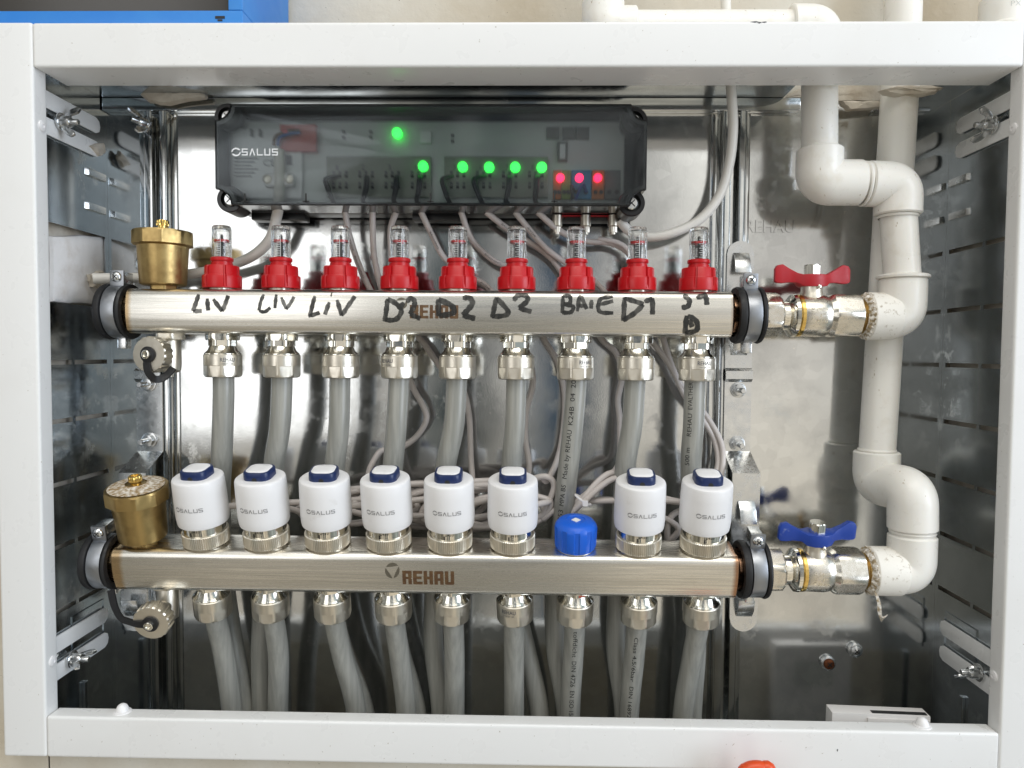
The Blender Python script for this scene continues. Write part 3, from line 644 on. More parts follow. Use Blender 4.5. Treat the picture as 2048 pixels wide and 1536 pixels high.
def print_on(key, items, phi, rev):
    o, path = PIPES[key]; P = list(reversed(path)) if rev else path; mb = MB()
    tot = sum((P[i]-P[i-1]).length for i in range(1, len(P)))
    cums = [0]
    for i in range(1, len(P)): cums.append(cums[-1]+(P[i]-P[i-1]).length)
    def s_of(py):
        for i in range(len(P)-1):
            a, b = proj_y(P[i]), proj_y(P[i+1])
            if (a-py)*(b-py) <= 0 and a != b: return cums[i]+(cums[i+1]-cums[i])*(a-py)/(a-b)
        return cums[-1] if abs(proj_y(P[-1])-py) < abs(proj_y(P[0])-py) else cums[0]
    for st, ya, yb, h in items:
        s0, s1 = s_of(ya), s_of(yb); pipe_text(mb, P, PR, st, s0, s1-s0, h, phi, rev)
    mb.build('printed_lettering', 'ink', o, smooth=0)
def proj_y(p):
    q = p-Vector((0, CY, 0)); return 768-F*q.dot(up)/q.dot(fw)
print_on(('u', 6), [('K24B  04  20', 848, 760, 4.4), ('Made by REHAU', 952, 858, 4.4), ('MPA BS', 1004, 964, 4.4), ('853', 1034, 1012, 4.4)], R(20), True)
print_on(('u', 8), [('EVALTHER', 818, 764, 4.2), ('REHAU', 870, 826, 4.2), ('500 m', 925, 892, 4.2)], R(35), True)
print_on(('l', 6), [('toffdicht', 1250, 1302, 4.2), ('DIN 4726', 1310, 1362, 4.2), ('EN ISO 1587', 1370, 1432, 4.2)], R(2), False)
print_on(('l', 7), [('Class 4,5/6bar', 1262, 1352, 3.6), ('DIN 16892', 1362, 1425, 3.6)], R(-8), False)

# ------------------------------------------------------------------ white actuators and the blue cap
def salus_letters(mb, w_, h, mp, bold=0., sub=0, emblem=True):
    x = 0
    if emblem:
        r = h*.68; c = (r, h*.5)
        for k in range(2):
            a0 = R(20+180*k); P = [(c[0]+r*cos(a0+t), c[1]+r*.92*sin(a0+t)) for t in np.linspace(0, R(165), 12)]
            Q = [(c[0]+r*.72*cos(a0+t)+.10*r*cos(a0+R(90)), c[1]+r*.62*sin(a0+t)-.1*r*sin(a0)) for t in np.linspace(R(150), R(25), 10)]
            pts = [mp(*p) for p in P+Q]; mb.add(pts, [tuple(range(len(pts)))])
        x = 2*r+.5
    wl = (w_-x)/5
    def st(pts, th): 
        ribbon(mb, pts, th, mp, 2)
    th = h*.155+bold
    for k, L in enumerate(('S', 'V', 'L', 'U', 'S')):
        a = x+k*wl+wl*.06; b = x+(k+1)*wl-wl*.14; t2 = th/2
        bar = lambda x0, x1, y0, y1: mb.add([mp(x0, y0), mp((x0+x1)/2, y0), mp(x1, y0), mp(x1, y1), mp((x0+x1)/2, y1), mp(x0, y1)], [(0, 1, 4, 5), (1, 2, 3, 4)])
        if L == 'S':
            bar(a, b, 0, th); bar(a, b, h/2-t2, h/2+t2); bar(a, b, h-th, h); bar(a, a+th, h/2+t2, h-th); bar(b-th, b, th, h/2-t2)
        elif L == 'V':
            m_ = (a+b)/2; mb.add([mp(a, 0), mp(a+th*1.1, 0), mp(m_, h*.76), mp(m_, h), mp(m_-th*.5, h)], [(0, 1, 2, 3, 4)]); mb.add([mp(b, 0), mp(b-th*1.1, 0), mp(m_, h*.76), mp(m_, h), mp(m_+th*.5, h)], [(0, 1, 2, 3, 4)])
        elif L == 'L': bar(a, a+th, 0, h); bar(a+th, b, 0, th)
        else: bar(a, a+th, 0, h); bar(a+th, b-th, 0, th); bar(b-th, b, 0, h)
def actuator(loc):
    t = thing('valve_actuator', '', 'actuator', loc, rotL, 'white actuators on the lower manifold')
    kn = lambda th, r, z: r-(.45 if int(th/(2*PI)*144) % 2 and r > 19.5 else 0)
    MB().lathe([(16.5, 0), (17.5, .4), (17.8, 1.8), (18.2, 2.2), (20, 2.2), (20.3, 2.8), (20.3, 13.0), (19.7, 13.6), (17.6, 13.8)], 288, mod=kn).build('knurled_nut', 'nickel', t, smooth=22)
    ring = MB().lathe([(18.2, 13.4), (18.3, 18), (18.3, 24)], 64); ro = ring.build('bayonet_ring', 'nickel_shiny', t)
    tx = MB(); r = 18.5
    put_text(tx, '2433', 7.5, 2.6, lambda u, v: Vector((r*sin(-.12+u/r), -r*cos(-.12+u/r), 18.2+v)), 1)
    tx.add([Vector((r*sin(a), -r*cos(a), z)) for z in (14.2, 18) for a in (-.20, -.14)], [(0, 1, 3, 2)]); tx.build('stamped_lettering', 'ink', ro, smooth=0)
    MB().lathe([(19, 21.4), (20.8, 21.5), (21.6, 22.2), (22.0, 24), (22.5, 30), (22.2, 53), (21.9, 62.5), (21.4, 64.1), (20.2, 65), (18, 65.2), (.2, 65.2)], 96).build('body', 'white_plastic', t)
    lg = MB(); r = 22.62
    salus_letters(lg, 26.6, 3.5, lambda u, v: Vector((r*sin(-.58+u/r), -r*cos(-.58+u/r), 39.5+v))); lg.build('printed_lettering', 'grey_ink', t, smooth=0)
    bt = MB(); RS = lambda h, z, rr: [Vector((a, b, z)) for a, b in rrect(h, h, rr, 8)]
    bt.rings([RS(12.1, 65.0, 7.2), RS(12.1, 67.5, 7.2), RS(11.9, 71.6, 7.2), RS(11.4, 72.4, 7), RS(10.4, 72.5, 6.4)]); b_ = bt.build('button', 'navy_plastic', t)
    MB().rings([RS(10.1, 72.0, 6.2), RS(10.0, 72.7, 6.2), RS(9.6, 73.0, 5.9), RS(5, 73.3, 3)]).build('button_cap', 'white_plastic', b_)
    MB().lathe([(2.2, 0), (2.2, .2)], 20, axis_M((0, -12.05, 66.2), (0, -1, 0))).build('notch', 'ink', b_)
    return t
a0 = actuator(up_l(XLo[0], HZ-.4))
AL = ['leftmost white actuator, beside the tarnished brass air vent', 'second white actuator from the left', 'third white actuator from the left', 'fourth white actuator from the left', 'fifth white actuator, two places left of the blue cap', 'white actuator immediately left of the blue cap', None, 'white actuator immediately right of the blue cap', 'rightmost white actuator, beside the right bracket']
for i in range(9):
    if i == 6: continue
    o = a0 if i == 0 else copy_tree(a0); o.location = up_l(XLo[i], HZ-.4)*S; o['label'] = AL[i]
    o.rotation_euler = (TILT, 0, R(random.uniform(-7, 5)))
t = thing('protective_cover', 'bright blue plastic cap covering the port without actuator', 'cover', up_l(XLo[6], HZ-.4), rotL)
fm_ = lambda th, r, z: r-(.9*(abs((th % (PI/5))-PI/10) < PI/28) if r > 17.5 and z < 22 else 0)
MB().lathe([(17.4, 1), (17.9, 1.6), (18.6, 4), (18.8, 12), (19.0, 20), (18.4, 22.4), (16, 25.4), (13.4, 26.6), (8.5, 27.2), (8, 26.4), (.2, 26.2)], 160, mod=fm_).build('cap_body', 'blue_plastic', t)
MB().lathe([(17, -.3), (17, 1.2)], 40).build('base_ring', 'nickel', t)
MB().rings([[Vector((a*4.2, b*4.2, z)) for a, b in ((1, 0), (0, 1), (-1, 0), (0, -1))] for z in (26.2, 26.9)]).build('square_insert', 'white_plastic', t)

# ------------------------------------------------------------------ brass air vents
def air_vent(loc, rot, label, k=1.):
    t = thing('air_vent', label, 'air vent', loc, rot, 'brass air vents')
    MB().lathe([(12.5, -2), (12.5, 5)], 48, mod=hexmod(11, 6)).build('connector', 'brass', t, .2)
    MB().lathe([(14, 3.6), (18.8, 4.2), (20, 5.2), (20.4, 8), (21.6, 30), (22.2, 38.4), (22.4, 40.5)], 72).build('body', 'brass', t)
    MB().lathe([(22, 39.6), (24.5, 40.6), (27.4, 41.2), (27.6, 43), (27.4, 52), (25.6, 53.6), (18, 54.4), (8, 56.6), (.2, 56.8)], 80, mod=hexmod(25.6, 10, R(5))).build('cap', 'brass', t, smooth=18)
    kn = lambda th, r, z: r-(.5 if int(th/(2*PI)*36) % 2 and r > 5 else 0)
    MB().lathe([(4.5, 56), (4.5, 59), (5.6, 59.2), (5.7, 63.4), (5.0, 64.2), (3, 64.2), (2.8, 63.2), (.1, 63)], 72, mod=kn).build('vent_screw', 'brass_bright', t)
    return t
air_vent((at(327, 575, YU).x, YU, ZU+HZ), (0, 0, 0), 'clean brass air vent on the upper manifold')
av = air_vent(up_l(at(294, 1090, YL).x, HZ), rotL, 'tarnished brass air vent with white deposits on the lower manifold')
cr = MB().lathe([(23.5, 54.3), (20, 54.8), (16, 55.3), (12, 56.3), (9, 57.2)], 40, cap=False); cr.build('lime_deposit', 'lime_crust', av)

# ------------------------------------------------------------------ drain valves
def drain(loc, rot, d, L, strap, label):
    t = thing('drain_valve', label, 'drain valve', loc, rot, 'drain valves')
    MB().lathe([(14.4, 1), (14.4, -4), (13.4, -5.4)], 48, mod=hexmod(12.6)).lathe([(9, -5), (9.6, -7), (9.8, -28), (9.2, -34), (7, -36), (4.5, -36.2)], 40).build('body', 'nickel', t)
    MB().lathe([(3.2, -36), (3.2, -40), (2.4, -40.4)], 24, mod=hexmod(2.7)).build('tip', 'nickel', t)
    o = Vector((0, 0, -20)); d = Vector(d).normalized(); Mx = axis_M(o, d)
    MB().lathe([(7, 4), (7, L-12), (10, L-11.6)], 32, Mx).build('outlet', 'nickel', t)
    kn = lambda th, r, z: r-(1.0 if (th % (PI/9)) < PI/18 and r > 15.4 else 0)
    MB().lathe([(14, L-13), (16, L-12.4), (16.3, L-11.6), (16.3, L-1.4), (15.4, L-.3), (6.5, L), (6.5, L-1)], 180, Mx, kn).build('cap', 'nickel', t, smooth=25)
    s_ = MB().lathe([(7, L-.5), (7.2, L+1.6), (6.4, L+2)], 32, Mx)
    P = catmull([o+d*(L+1)+Vector(p) for p in strap], 8); fr_ = frames(P)
    rs = []
    for c, T, a, b in fr_:
        n = (d-T*d.dot(T)); n = n.normalized() if n.length > .05 else a; q = T.cross(n)
        rs.append([c+q*3.2+n*.8, c-q*3.2+n*.8, c-q*3.2-n*.8, c+q*3.2-n*.8])
    s_.rings(rs); s_.build('strap', 'rubber', t)
    st = MB().lathe([(4, L+1), (4, L+4.6), (3.4, L+5), (2.3, L+5), (2.2, L+3.4), (.1, L+3.2)], 28, Mx); so = st.build('spindle', 'nickel_shiny', t)
    return t
drain((at(340, 668, YU).x, YU, ZU-HZ), (0, 0, 0), (-.14, -.98, .02), 31, [(0, 0, -2), (-1, 0, -9), (1, -1, -16), (6, 1, -22), (12, 6, -20), (17, 12, -12)], 'nickel drain valve with knurled cap under the upper manifold')
drain(up_l(at(330, 1190, YL).x, -HZ), (0, 0, 0), (.02, -.95, -.24), 33, [(0, 0, 0), (-10, 0, 0), (-20, 3, 1), (-29, 6, 3), (-37, 10, 12), (-42, 13, 26)], 'nickel drain valve with knurled cap under the lower manifold')

# ------------------------------------------------------------------ ball valves
def ball_valve(c, rot, hmat, xs, label, hrot):
    t = thing('ball_valve', label, 'ball valve', c, rot, 'ball valves')
    X = lambda o=0: axis_M((o, 0, 0), (1, 0, 0))
    k = ppm(YU)
    MB().lathe([(19, 0), (20.6, 1), (20.8, 3.4), (20.8, 13), (19.6, 14.6), (17.4, 16.5), (14, 17)], 72, X(), hexmod(18.6, 6, R(30))).build('union_nut', 'cast_nickel', t, smooth=25)
    MB().lathe([(13, 16), (13.2, 17), (13.2, 23), (16.6, 25), (19.2, 27), (19.6, 30), (18, 32)], 56, X()).build('tailpiece', 'nickel_shiny', t)
    MB().lathe([(18, 31.6), (19.2, 32), (19.2, 34.6), (18, 35)], 56, X()).build('seal_ring', 'brass_bright', t)
    MB().lathe([(18.4, 34.8), (18.8, 36), (19, 44), (19.4, 52), (18.6, 57), (17.2, 59.5)], 64, X()).build('body', 'cast_nickel', t)
    MB().lathe([(17, 58), (20.5, 62.5), (21, 64), (21, 84), (20, 86), (17, 86.5)], 72, X(), hexmod(19, 6, R(0))).build('hex_end', 'cast_nickel', t, smooth=25)
    th = MB(); pr = []
    for i in range(11): pr += [(16.5 if i % 2 else 15.2, 86+i*.95)]
    th.lathe(pr, 48, X()); th.build('thread', 'brass', t, smooth=0)
    MB().lathe([(16.4, 90.5), (18.6, 92), (20.4, 93.6), (20.8, 95), (18, 96)], 96, X(), lambda a, r, z: r+1.3*sin(a*7+z)*sin(a*11+1)+.6*sin(a*29)).build('hemp_packing', 'hemp', t)
    tx = MB(); r = 19.2
    for j, (s_, wd) in enumerate((('DN25', 9.5), ('1"', 3.6), ('PN32', 9.5))):
        put_text(tx, s_, wd, 3.2, lambda u, v, j=j, wd=wd: Vector((49-wd/2+u, -(r+.35)*cos(.16-.27*j+v/r), (r+.35)*sin(.16-.27*j+v/r))), 1, .012)
    put_text(tx, '01J24', 12, 2.8, lambda u, v: Vector((42-v, -(r+.3)*cos(.38-u/r), (r+.3)*sin(.38-u/r))), 1, .01)
    tx.build('cast_lettering', 'nickel_shiny', t, smooth=0)
    Mz = Matrix.Translation((45.5, 0, 0))
    MB().lathe([(11, 15), (10, 20), (9.4, 22), (9.4, 27.5), (8.6, 28.4)], 40, Mz).build('gland', 'nickel', t)
    MB().lathe([(1.9, 0), (1.9, 1.5), (1, 2)], 16, axis_M((48.5, -9.6, 25.6), (.15, -1, 0))).build('pin', 'nickel_shiny', t)
    nk = MB().lathe([(7.6, 28), (7.6, 45.2), (6.6, 46.2)], 48, Mz, hexmod(6.7, 6, R(15))); nk.build('stem_nut', 'nickel_shiny', t, smooth=20)
    Mh = Mz @ Matrix.Rotation(hrot, 4, 'Z'); hb = MB(); hw = 35
    secs = [(-hw, 31, 42, 2), (-hw+2, 29.5, 45.4, 2.4), (-hw+7, 29.2, 46.4, 2.6), (-22, 30, 42.6, 3), (-15, 29.6, 38.6, 4.4), (-11, 26.6, 37, 7.6), (-5, 26, 37.2, 10), (0, 26, 37.2, 10.6), (5, 26, 37.2, 10), (11, 26.6, 37, 7.6), (15, 29.6, 38.6, 4.4), (22, 30, 42.6, 3), (hw-7, 29.2, 46.4, 2.6), (hw-2, 29.5, 45.4, 2.4), (hw, 31, 42, 2)]
    hb.rings([[Mh @ Vector((x, y, z)) for y, z in ((-b, z0), (b, z0), (b, z1), (-b, z1))] for x, z0, z1, b in secs])
    hb.build('handle', hmat, t, .9, 2)
    return t
vxU = at(1530, 636, YU-12).x; vxL = at(1533, 1150, YL-12).x
ball_valve((vxU, YU, ZU), (0, 0, 0), 'red_paint', 1, 'nickel ball valve with red butterfly handle', R(4))
ball_valve((vxL, YL, ZL), (R(10), 0, 0), 'blue_paint', 1, 'nickel ball valve with dusty blue butterfly handle', R(4))

# ------------------------------------------------------------------ white welded plastic pipe runs
PP = 15.6; SK = 20.3
def run_part(t, n, path, r, mat='ppr_plastic', seg=32):
    return MB().tube([Vector(p) for p in path], r, seg).build(n, mat, t)
def bead(t, c, d, r):
    return MB().lathe([(r-.6, -1.3), (r+.5, -1.1), (r+1.0, 0), (r+.5, 1.1), (r-.6, 1.3)], 44, axis_M(c, d), cap=False).build('weld_bead', 'ppr_plastic', t)
def elbow(t, a, c, b, r=SK, bend=12.):
    a, b, c = Vector(a), Vector(b), Vector(c); da = (a-c).normalized(); db = (b-c).normalized()
    P = [a, c+da*bend]
    for i in range(1, 12):
        k = i/12; P.append((c+da*bend)*(1-k)**2 + c*2*k*(1-k) + (c+db*bend)*k*k)
    P += [c+db*bend, b]; n = len(P)
    P = [a-da*.8]+P+[b-db*.8]; P[0], P[1] = a, a-da*1.2; P[-1], P[-2] = b, b-db*1.2
    rr = [r-1.4, r]+[r]*(len(P)-4)+[r, r-1.4]
    return MB().tube(P, rr, 40).build('elbow', 'ppr_plastic', t)
# run to the upper manifold
A0 = at(1800, 636, YU); A0.z = ZU; A0.y = YU
tA = thing('plastic_pipe_run', 'white plastic pipe run with three visible elbows feeding the red handled valve', 'pipe run', (0, 0, 0))
pa = at(1790, 640, YU); pa = Vector((pa.x, YU, ZU)); adx = vxU+94
MB().lathe([(15, adx), (20.6, adx+.6), (21.6, adx+2), (21.6, adx+24), (20.8, adx+26), (18, adx+27)], 96, axis_M((0, YU, ZU), (1, 0, 0)), lambda a, r, z: r-(.5 if (a % (PI/16)) < PI/32 and adx+3 < z < adx+20 else 0)).build('threaded_adapter', 'ppr_dirty', tA)
el1 = Vector((pa.x+6, YU, ZU)); topc = el1+Vector((0, 0, 34))
elbow(tA, el1+Vector((-24, 0, 0)), el1, topc)
MB().lathe([(18.6, 0), (22.2, .6), (22.4, 2.4), (20.6, 3.6), (17, 4)], 48, Matrix.Translation(topc)).build('rim', 'ppr_plastic', tA)
e2 = at(1797, 370, YU); e2 = Vector((e2.x, YU, e2.z)); ex = at(1640, 350, YU-2); ex = Vector((ex.x, YU, e2.z+2))
run_part(tA, 'pipe', [topc-Vector((0, 0, 6)), e2-Vector((0, 0, 20))], PP)
elbow(tA, e2-Vector((0, 0, 27)), e2, e2+Vector((-29, 0, 1)), SK)
elbow(tA, ex+Vector((37, 0, 0)), ex, ex+Vector((0, 0, 30)), SK)
bead(tA, (ex+e2)/2+Vector((4, 0, 0)), (1, 0, 0), 19.2); bead(tA, ex+Vector((0, 0, 31)), (0, 0, 1), PP); bead(tA, e2-Vector((0, 0, 28.4)), (0, 0, 1), PP+1)
run_part(tA, 'pipe', [ex+Vector((50, 0, 1)), ex+Vector((20, 0, 1))], 18)
tz = 296; run_part(tA, 'pipe', [ex+Vector((0, 0, 20)), Vector((ex.x, YU+6, tz-22))], PP)
ha = Vector((ex.x, YU+6, 297.5)); vx = at(1207, 40, YU).x
elbow(tA, ha-Vector((0, 0, 24)), ha, ha+Vector((-28, 0, 0)), SK-1)
run_part(tA, 'pipe', [ha+Vector((-20, 0, -1)), Vector((vx+20, YU+6, 296.5))], PP)
hb_ = Vector((vx, YU+6, 296.5)); elbow(tA, hb_+Vector((30, 0, 0)), hb_, hb_+Vector((0, 0, 24)), SK-1)
run_part(tA, 'pipe', [hb_+Vector((0, 0, 18)), hb_+Vector((0, 0, 240))], PP+2)
# run to the lower manifold
tB = thing('plastic_pipe_run', 'white plastic pipe run with stepped elbows reaching down to the blue handled valve', 'pipe run', (0, 0, 0))
adx = vxL+94; MX = axis_M((0, YL, ZL), (1, 0, 0))
MB().lathe([(15, adx), (20.6, adx+.6), (21.8, adx+2), (21.8, adx+26), (21, adx+28), (18, adx+29)], 96, MX, lambda a, r, z: r-(.5 if (a % (PI/16)) < PI/32 and adx+3 < z < adx+20 else 0)).build('threaded_adapter', 'ppr_dirty', tB)
b1 = at(1822, 1150, YL); b1 = Vector((b1.x, YL, ZL)); bt_ = b1+Vector((0, 0, 33))
elbow(tB, b1+Vector((-24, 0, 0)), b1, bt_)
YB = -34.; b2 = at(1818, 980, YL); b2 = Vector((b1.x-1, YL, b2.z)); b3 = at(1752, 958, YB); b3 = Vector((b3.x, YB, at(1750, 965, YB).z))
run_part(tB, 'pipe', [bt_-Vector((0, 0, 4)), bt_+Vector((0, 0, 14))], PP+2.5)
elbow(tB, bt_+Vector((0, 0, 5)), b2, b2+(b3-b2).normalized()*27, SK+.4, 14)
bead(tB, b2+(b3-b2)*.52, b3-b2, 19.2); bead(tB, b3+Vector((0, 0, 31.4)), (0, 0, 1), PP+.6); bead(tB, bt_+Vector((0, 0, 3)), (0, 0, 1), 18.4)
run_part(tB, 'pipe', [b2+(b3-b2)*.35, b2+(b3-b2)*.75], 18)
elbow(tB, b3+(b2-b3).normalized()*24, b3, b3+Vector((0, 0, 30)), SK+.4)
bT = at(1800, 175, YB); run_part(tB, 'pipe', [b3+Vector((0, 0, 22)), Vector((bT.x, YB, bT.z))*.5+(b3+Vector((0, 0, 22)))*.5, Vector((bT.x, YB, bT.z)), Vector((at(1806, 20, YB).x, YB, 320)), Vector((at(1806, 20, YB).x, YB, 560))], PP+.6)
fib = MB()
for k in range(6): fib.tube(catmull([Vector((vxL+94+k*.3, YL-14, ZL-14)), Vector((vxL+96+k*.5, YL-16, ZL-24)), Vector((vxL+97+k*.8, YL-15, ZL-32-k)), Vector((vxL+101+k, YL-14, ZL-41+k*1.2))], 4), .35, 5)
tag(fib.build('hemp_strand', 'hemp'), 'loose white hemp strand hanging from the thread of the blue handled valve', 'strand')
t = thing('pipe_socket', 'beige plastic pipe socket above the top right corner of the frame', 'pipe', at(2004, 60, -40))
MB().lathe([(19, -6), (22, -5), (22, 0), (19.4, 2.5), (19.4, 26), (17, 27)], 44).build('socket', 'ppr_plastic', t); MB().lathe([(16, 24), (16, 200)], 36).build('pipe', 'ppr_plastic', t)
pt = MB(); put_text(pt, 'PX', 9, 4.5, lambda u, v: Vector((19.55*sin(-.25+u/19.5), -19.55*cos(-.25+u/19.5), 13+v)), 1); pt.build('moulded_lettering', 'label_paper', t, smooth=0)

# ------------------------------------------------------------------ control box
YF = -75.
cb = thing('control_box', 'smoked clear wiring box with glowing green and red lamps', 'control box', (0, 0, 0))
xl, xr, zt, zb = at(430, 300, YF).x, at(1293, 300, YF).x, at(860, 208, YF).z, at(860, 409, YF).z
def outline(x0, x1, z0, z1, nr, k=7):      # corners bitten out around the screws
    out = []
    for cx, cz, sx, sz in ((x1, z1, -1, -1), (x0, z1, 1, -1), (x0, z0, 1, 1), (x1, z0, -1, 1)):
        arc = [(cx+sx*(nr*cos(a)), cz+sz*(nr*sin(a))) for a in np.linspace(0, PI/2, k)]
        ip = [(cx+sx*nr, cz)] ; arc = [(cx, cz+sz*nr)] + [(cx+sx*nr*(1-.0)*sin(a)*1.0*(1) if False else cx+sx*(nr-nr*(1-cos(a))*0-0)*sin(a), cz+sz*nr*cos(a)) for a in np.linspace(0.001, PI/2, k)]
        if (sx, sz) in ((1, -1), (-1, 1)): arc.reverse()
        out += arc
    return out
ol = outline(xl, xr, zb, zt, 14)
il = outline(xl+2, xr-2, zb+2, zt-2, 15.5)
mb = MB(); mb.extrude(ol, lambda a, b: Vector((a, YF, b)), lambda a, b: Vector((a, YF+2.2, b)))
mb.build('lid', 'smoked_plastic', cb, .5, 2)
wl = MB(); n = len(ol)
for (po, pi_) in ((ol, il),):
    vs = [Vector((a, y, b)) for y in (YF+2.4, -34) for a, b in po] + [Vector((a, y, b)) for y in (YF+2.4, -34) for a, b in pi_]
    fs = []
    for j in range(n):
        k = (j+1) % n; fs += [(j, k, n+k, n+j), (2*n+k, 2*n+j, 3*n+j, 3*n+k), (j, 2*n+j, 2*n+k, k), (n+k, 3*n+k, 3*n+j, n+j)]
    wl.add(vs, fs)
wl.build('lid_wall', 'smoked_wall', cb)
eg = MB()                                                    # black rim line of the lid
for j in range(n): eg.tube([Vector((*[ol[j][0], YF+2.3, ol[j][1]],)), Vector((ol[(j+1) % n][0], YF+2.3, ol[(j+1) % n][1]))], .75, 6)
eg.build('lid_rim', 'black_plastic', cb)
MB().extrude(rrect((xr-xl)/2-.6, (zt-zb)/2-.6, 7), lambda a, b: Vector((a+(xl+xr)/2, -33.8, b+(zt+zb)/2)), lambda a, b: Vector((a+(xl+xr)/2, -6, b+(zt+zb)/2))).build('housing', 'black_plastic', cb, .8)
for px in (560, 880, 1180):
    q = at(px, 430, -20); MB().box(q.x-26, q.x+26, -26, -8, zb-5, zb+1).build('foot', 'black_plastic', cb, .8)
for px, py in ((447, 227), (1271, 235), (452, 394), (1266, 402)):
    q = at(px, py, YF+6); MB().lathe([(12.2, 0), (12.2, 26), (11.4, 27), (8.4, 27), (8.2, 22), (.2, 22)], 40, axis_M((q.x, -34, q.z), (0, -1, 0))).build('corner_boss', 'black_plastic', cb)
    Ms = axis_M((q.x, -34-24, q.z), (0, -1, 0)); so = MB().lathe([(5.8, 0), (5.8, 2), (5, 2.6), (.2, 2.7)], 32, Ms).build('screw', 'zinc_plate', cb)
    cm = MB(); cross(cm, Ms, 4.4, .9, 2.75, .25); cm.build('screw_recess', 'ink', so)
YT = -46.
def prect(n, px0, py0, px1, py1, Y, mat, th=2., bev=.5, par=cb):
    a, b = at(px0, py1, Y), at(px1, py0, Y); return MB().box(a.x, b.x, Y, Y+th, a.z, b.z).build(n, mat, par, bev)
tr_ = prect('tray', 464, 244, 1248, 404, YT, 'tray', 6)
pl_ = prect('cover_plate', 462, 258, 604, 396, YT-5, 'tray_plate', 4.5, 2)
prect('relay', 560, 249, 632, 303, YT-8, 'relay_red', 7.5, 1)
for i, (x0, x1) in enumerate(((653, 862), (888, 1096))):
    tb = prect('terminal_block', x0, 313, x1, 394, YT-4, 'terminal', 3.5, .5)
    hb = MB(); wt = MB(); w4 = (x1-x0)/4
    for k in range(4):
        for rr in range(2):
            for cc in range(3):
                q = at(x0+w4*(k+.28+.24*cc), 352+rr*22, YT-4.2); hb.box(q.x-1.4, q.x+1.4, YT-4.4, YT-4.1, q.z-1.4, q.z+1.4); wt.box(q.x-1.3, q.x+1.3, YT-4.3, YT-4.1, q.z+2.2, q.z+4.6)
        q = at(x0+w4*(k+.35), 340, YT-4.2)
        put_text(wt, str(k+1+4*i), 3, 5, lambda u, v, q=q: Vector((q.x+u, YT-4.25, q.z+v)))
    hb.build('contact', 'ink', tb); wt.build('printed_lettering', 'dark_ink', tb, smooth=0)
for x0, x1, mt in ((1105, 1122, 'terminal_orange'), (1122.5, 1141, 'terminal_green'), (1142, 1182, 'terminal_blue'), (1183, 1208, 'terminal_orange'), (1209, 1241, 'terminal_grey')):
    tb = prect('terminal_block', x0, 340, x1, 398, YT-4, mt, 3.5, .4)
    hb = MB()
    for cc in (.28, .74):
        q = at(x0+(x1-x0)*cc, 384, YT-4.2); hb.lathe([(2, 0), (2, .3)], 14, axis_M((q.x, YT-4.1, q.z), (0, -1, 0)))
    hb.build('contact', 'ink', tb)
us = prect('usb_port', 1114, 283, 1135, 322, YT-5, 'terminal_grey', 4.8, .5); prect('slot', 1119, 288, 1130, 317, YT-5.3, 'tray_plate', .2, 0, us)
for x in (1092, 1124, 1152): prect('button', x, 254, x+26, 278, YT-3, 'terminal_grey', 2.8, .5)
prect('button', 840, 262, 862, 286, YT-3, 'tray_plate', 2.8, .5)
mk = MB()
for px, py in ((688, 268), (742, 268), (905, 275)):
    q = at(px, py, YT-.3)
    for dz in (0, -5): mk.box(q.x-1.6, q.x+1.6, YT-.3, YT-.1, q.z+dz, q.z+dz+3)
for k in range(6): q = at(470, 318+k*7, YT-5.2); mk.box(q.x, q.x+22-3*(k % 3), YT-5.25, YT-5.1, q.z, q.z+1.1)
for px in (505, 522): q = at(px, 275, YT-5.2); mk.box(q.x-1.6, q.x+1.6, YT-5.25, YT-5.1, q.z, q.z+7)
q = at(528, 332, YT-5.2); put_text(mk, 'CE', 11, 6, lambda u, v: Vector((q.x+u, YT-5.25, q.z+v)))
q = at(572, 330, YT-5.2); mk.box(q.x, q.x+6, YT-5.25, YT-5.1, q.z, q.z+9); mk.build('printed_marking', 'dark_ink', cb, smooth=0)
cl = MB(); q0, q1 = at(528, 372, YT-12), at(588, 345, YT-12); cl.box(q0.x, q1.x, YT-12, YT-5.2, q0.z, q1.z); clo = cl.build('cable_clamp', 'white_plastic', cb, 3, 3)
for px in (535, 579):
    q = at(px, 358, YT-12); Ms = axis_M((q.x, YT-12.1, q.z), (0, -1, 0)); MB().lathe([(4.2, 0), (4, 1.2), (2.5, 2), (.2, 2.2)], 22, Ms).build('screw', 'nickel', clo)
for px, py, c in ((794, 266, 'led_green'), (846, 332, 'led_green'), (925, 333, 'led_green'), (978, 334, 'led_green'), (1030, 334, 'led_green'), (1083, 334, 'led_green'), (1120, 355, 'led_red'), (1158, 355, 'led_red'), (1195, 355, 'led_red')):
    q = at(px, py, YT-6); rl = 4.6 if c == 'led_green' else 3.8
    MB().lathe([(rl, 0), (rl, 1.5), (rl*.85, 3), (rl*.5, 4), (.1, 4.4)], 20, axis_M((q.x, YT-4, q.z), (0, -1, 0))).build('indicator_lamp', c, cb)
for x, dx in ((664, -14), (725, 6), (786, 4), (832, 5), (895, -12), (960, -14), (1010, 6), (1068, 2)):
    for d in (0, 5):
        q = catmull([at(x+d+6, 352, YT-4), at(x+dx+d, 358, YT-12), at(x+dx*.7+d, 378, YT-13), at(x+d*.6, 400, YT-10), at(x+4+d*.6, 406, YT-4)], 5); MB().tube(q, 1.5, 8).build('wire', 'wire_black', cb)
MB().tube(catmull([at(548, 292, YT-12), at(552, 274, YT-13), at(575, 263, YT-13), at(600, 262, YT-10)], 6), 1.6, 8).build('wire', 'wire_brown', cb)
MB().tube(catmull([at(556, 292, YT-12), at(560, 276, YT-13), at(580, 268, YT-13), at(600, 266, YT-10)], 6), 1.6, 8).build('wire', 'wire_blue', cb)
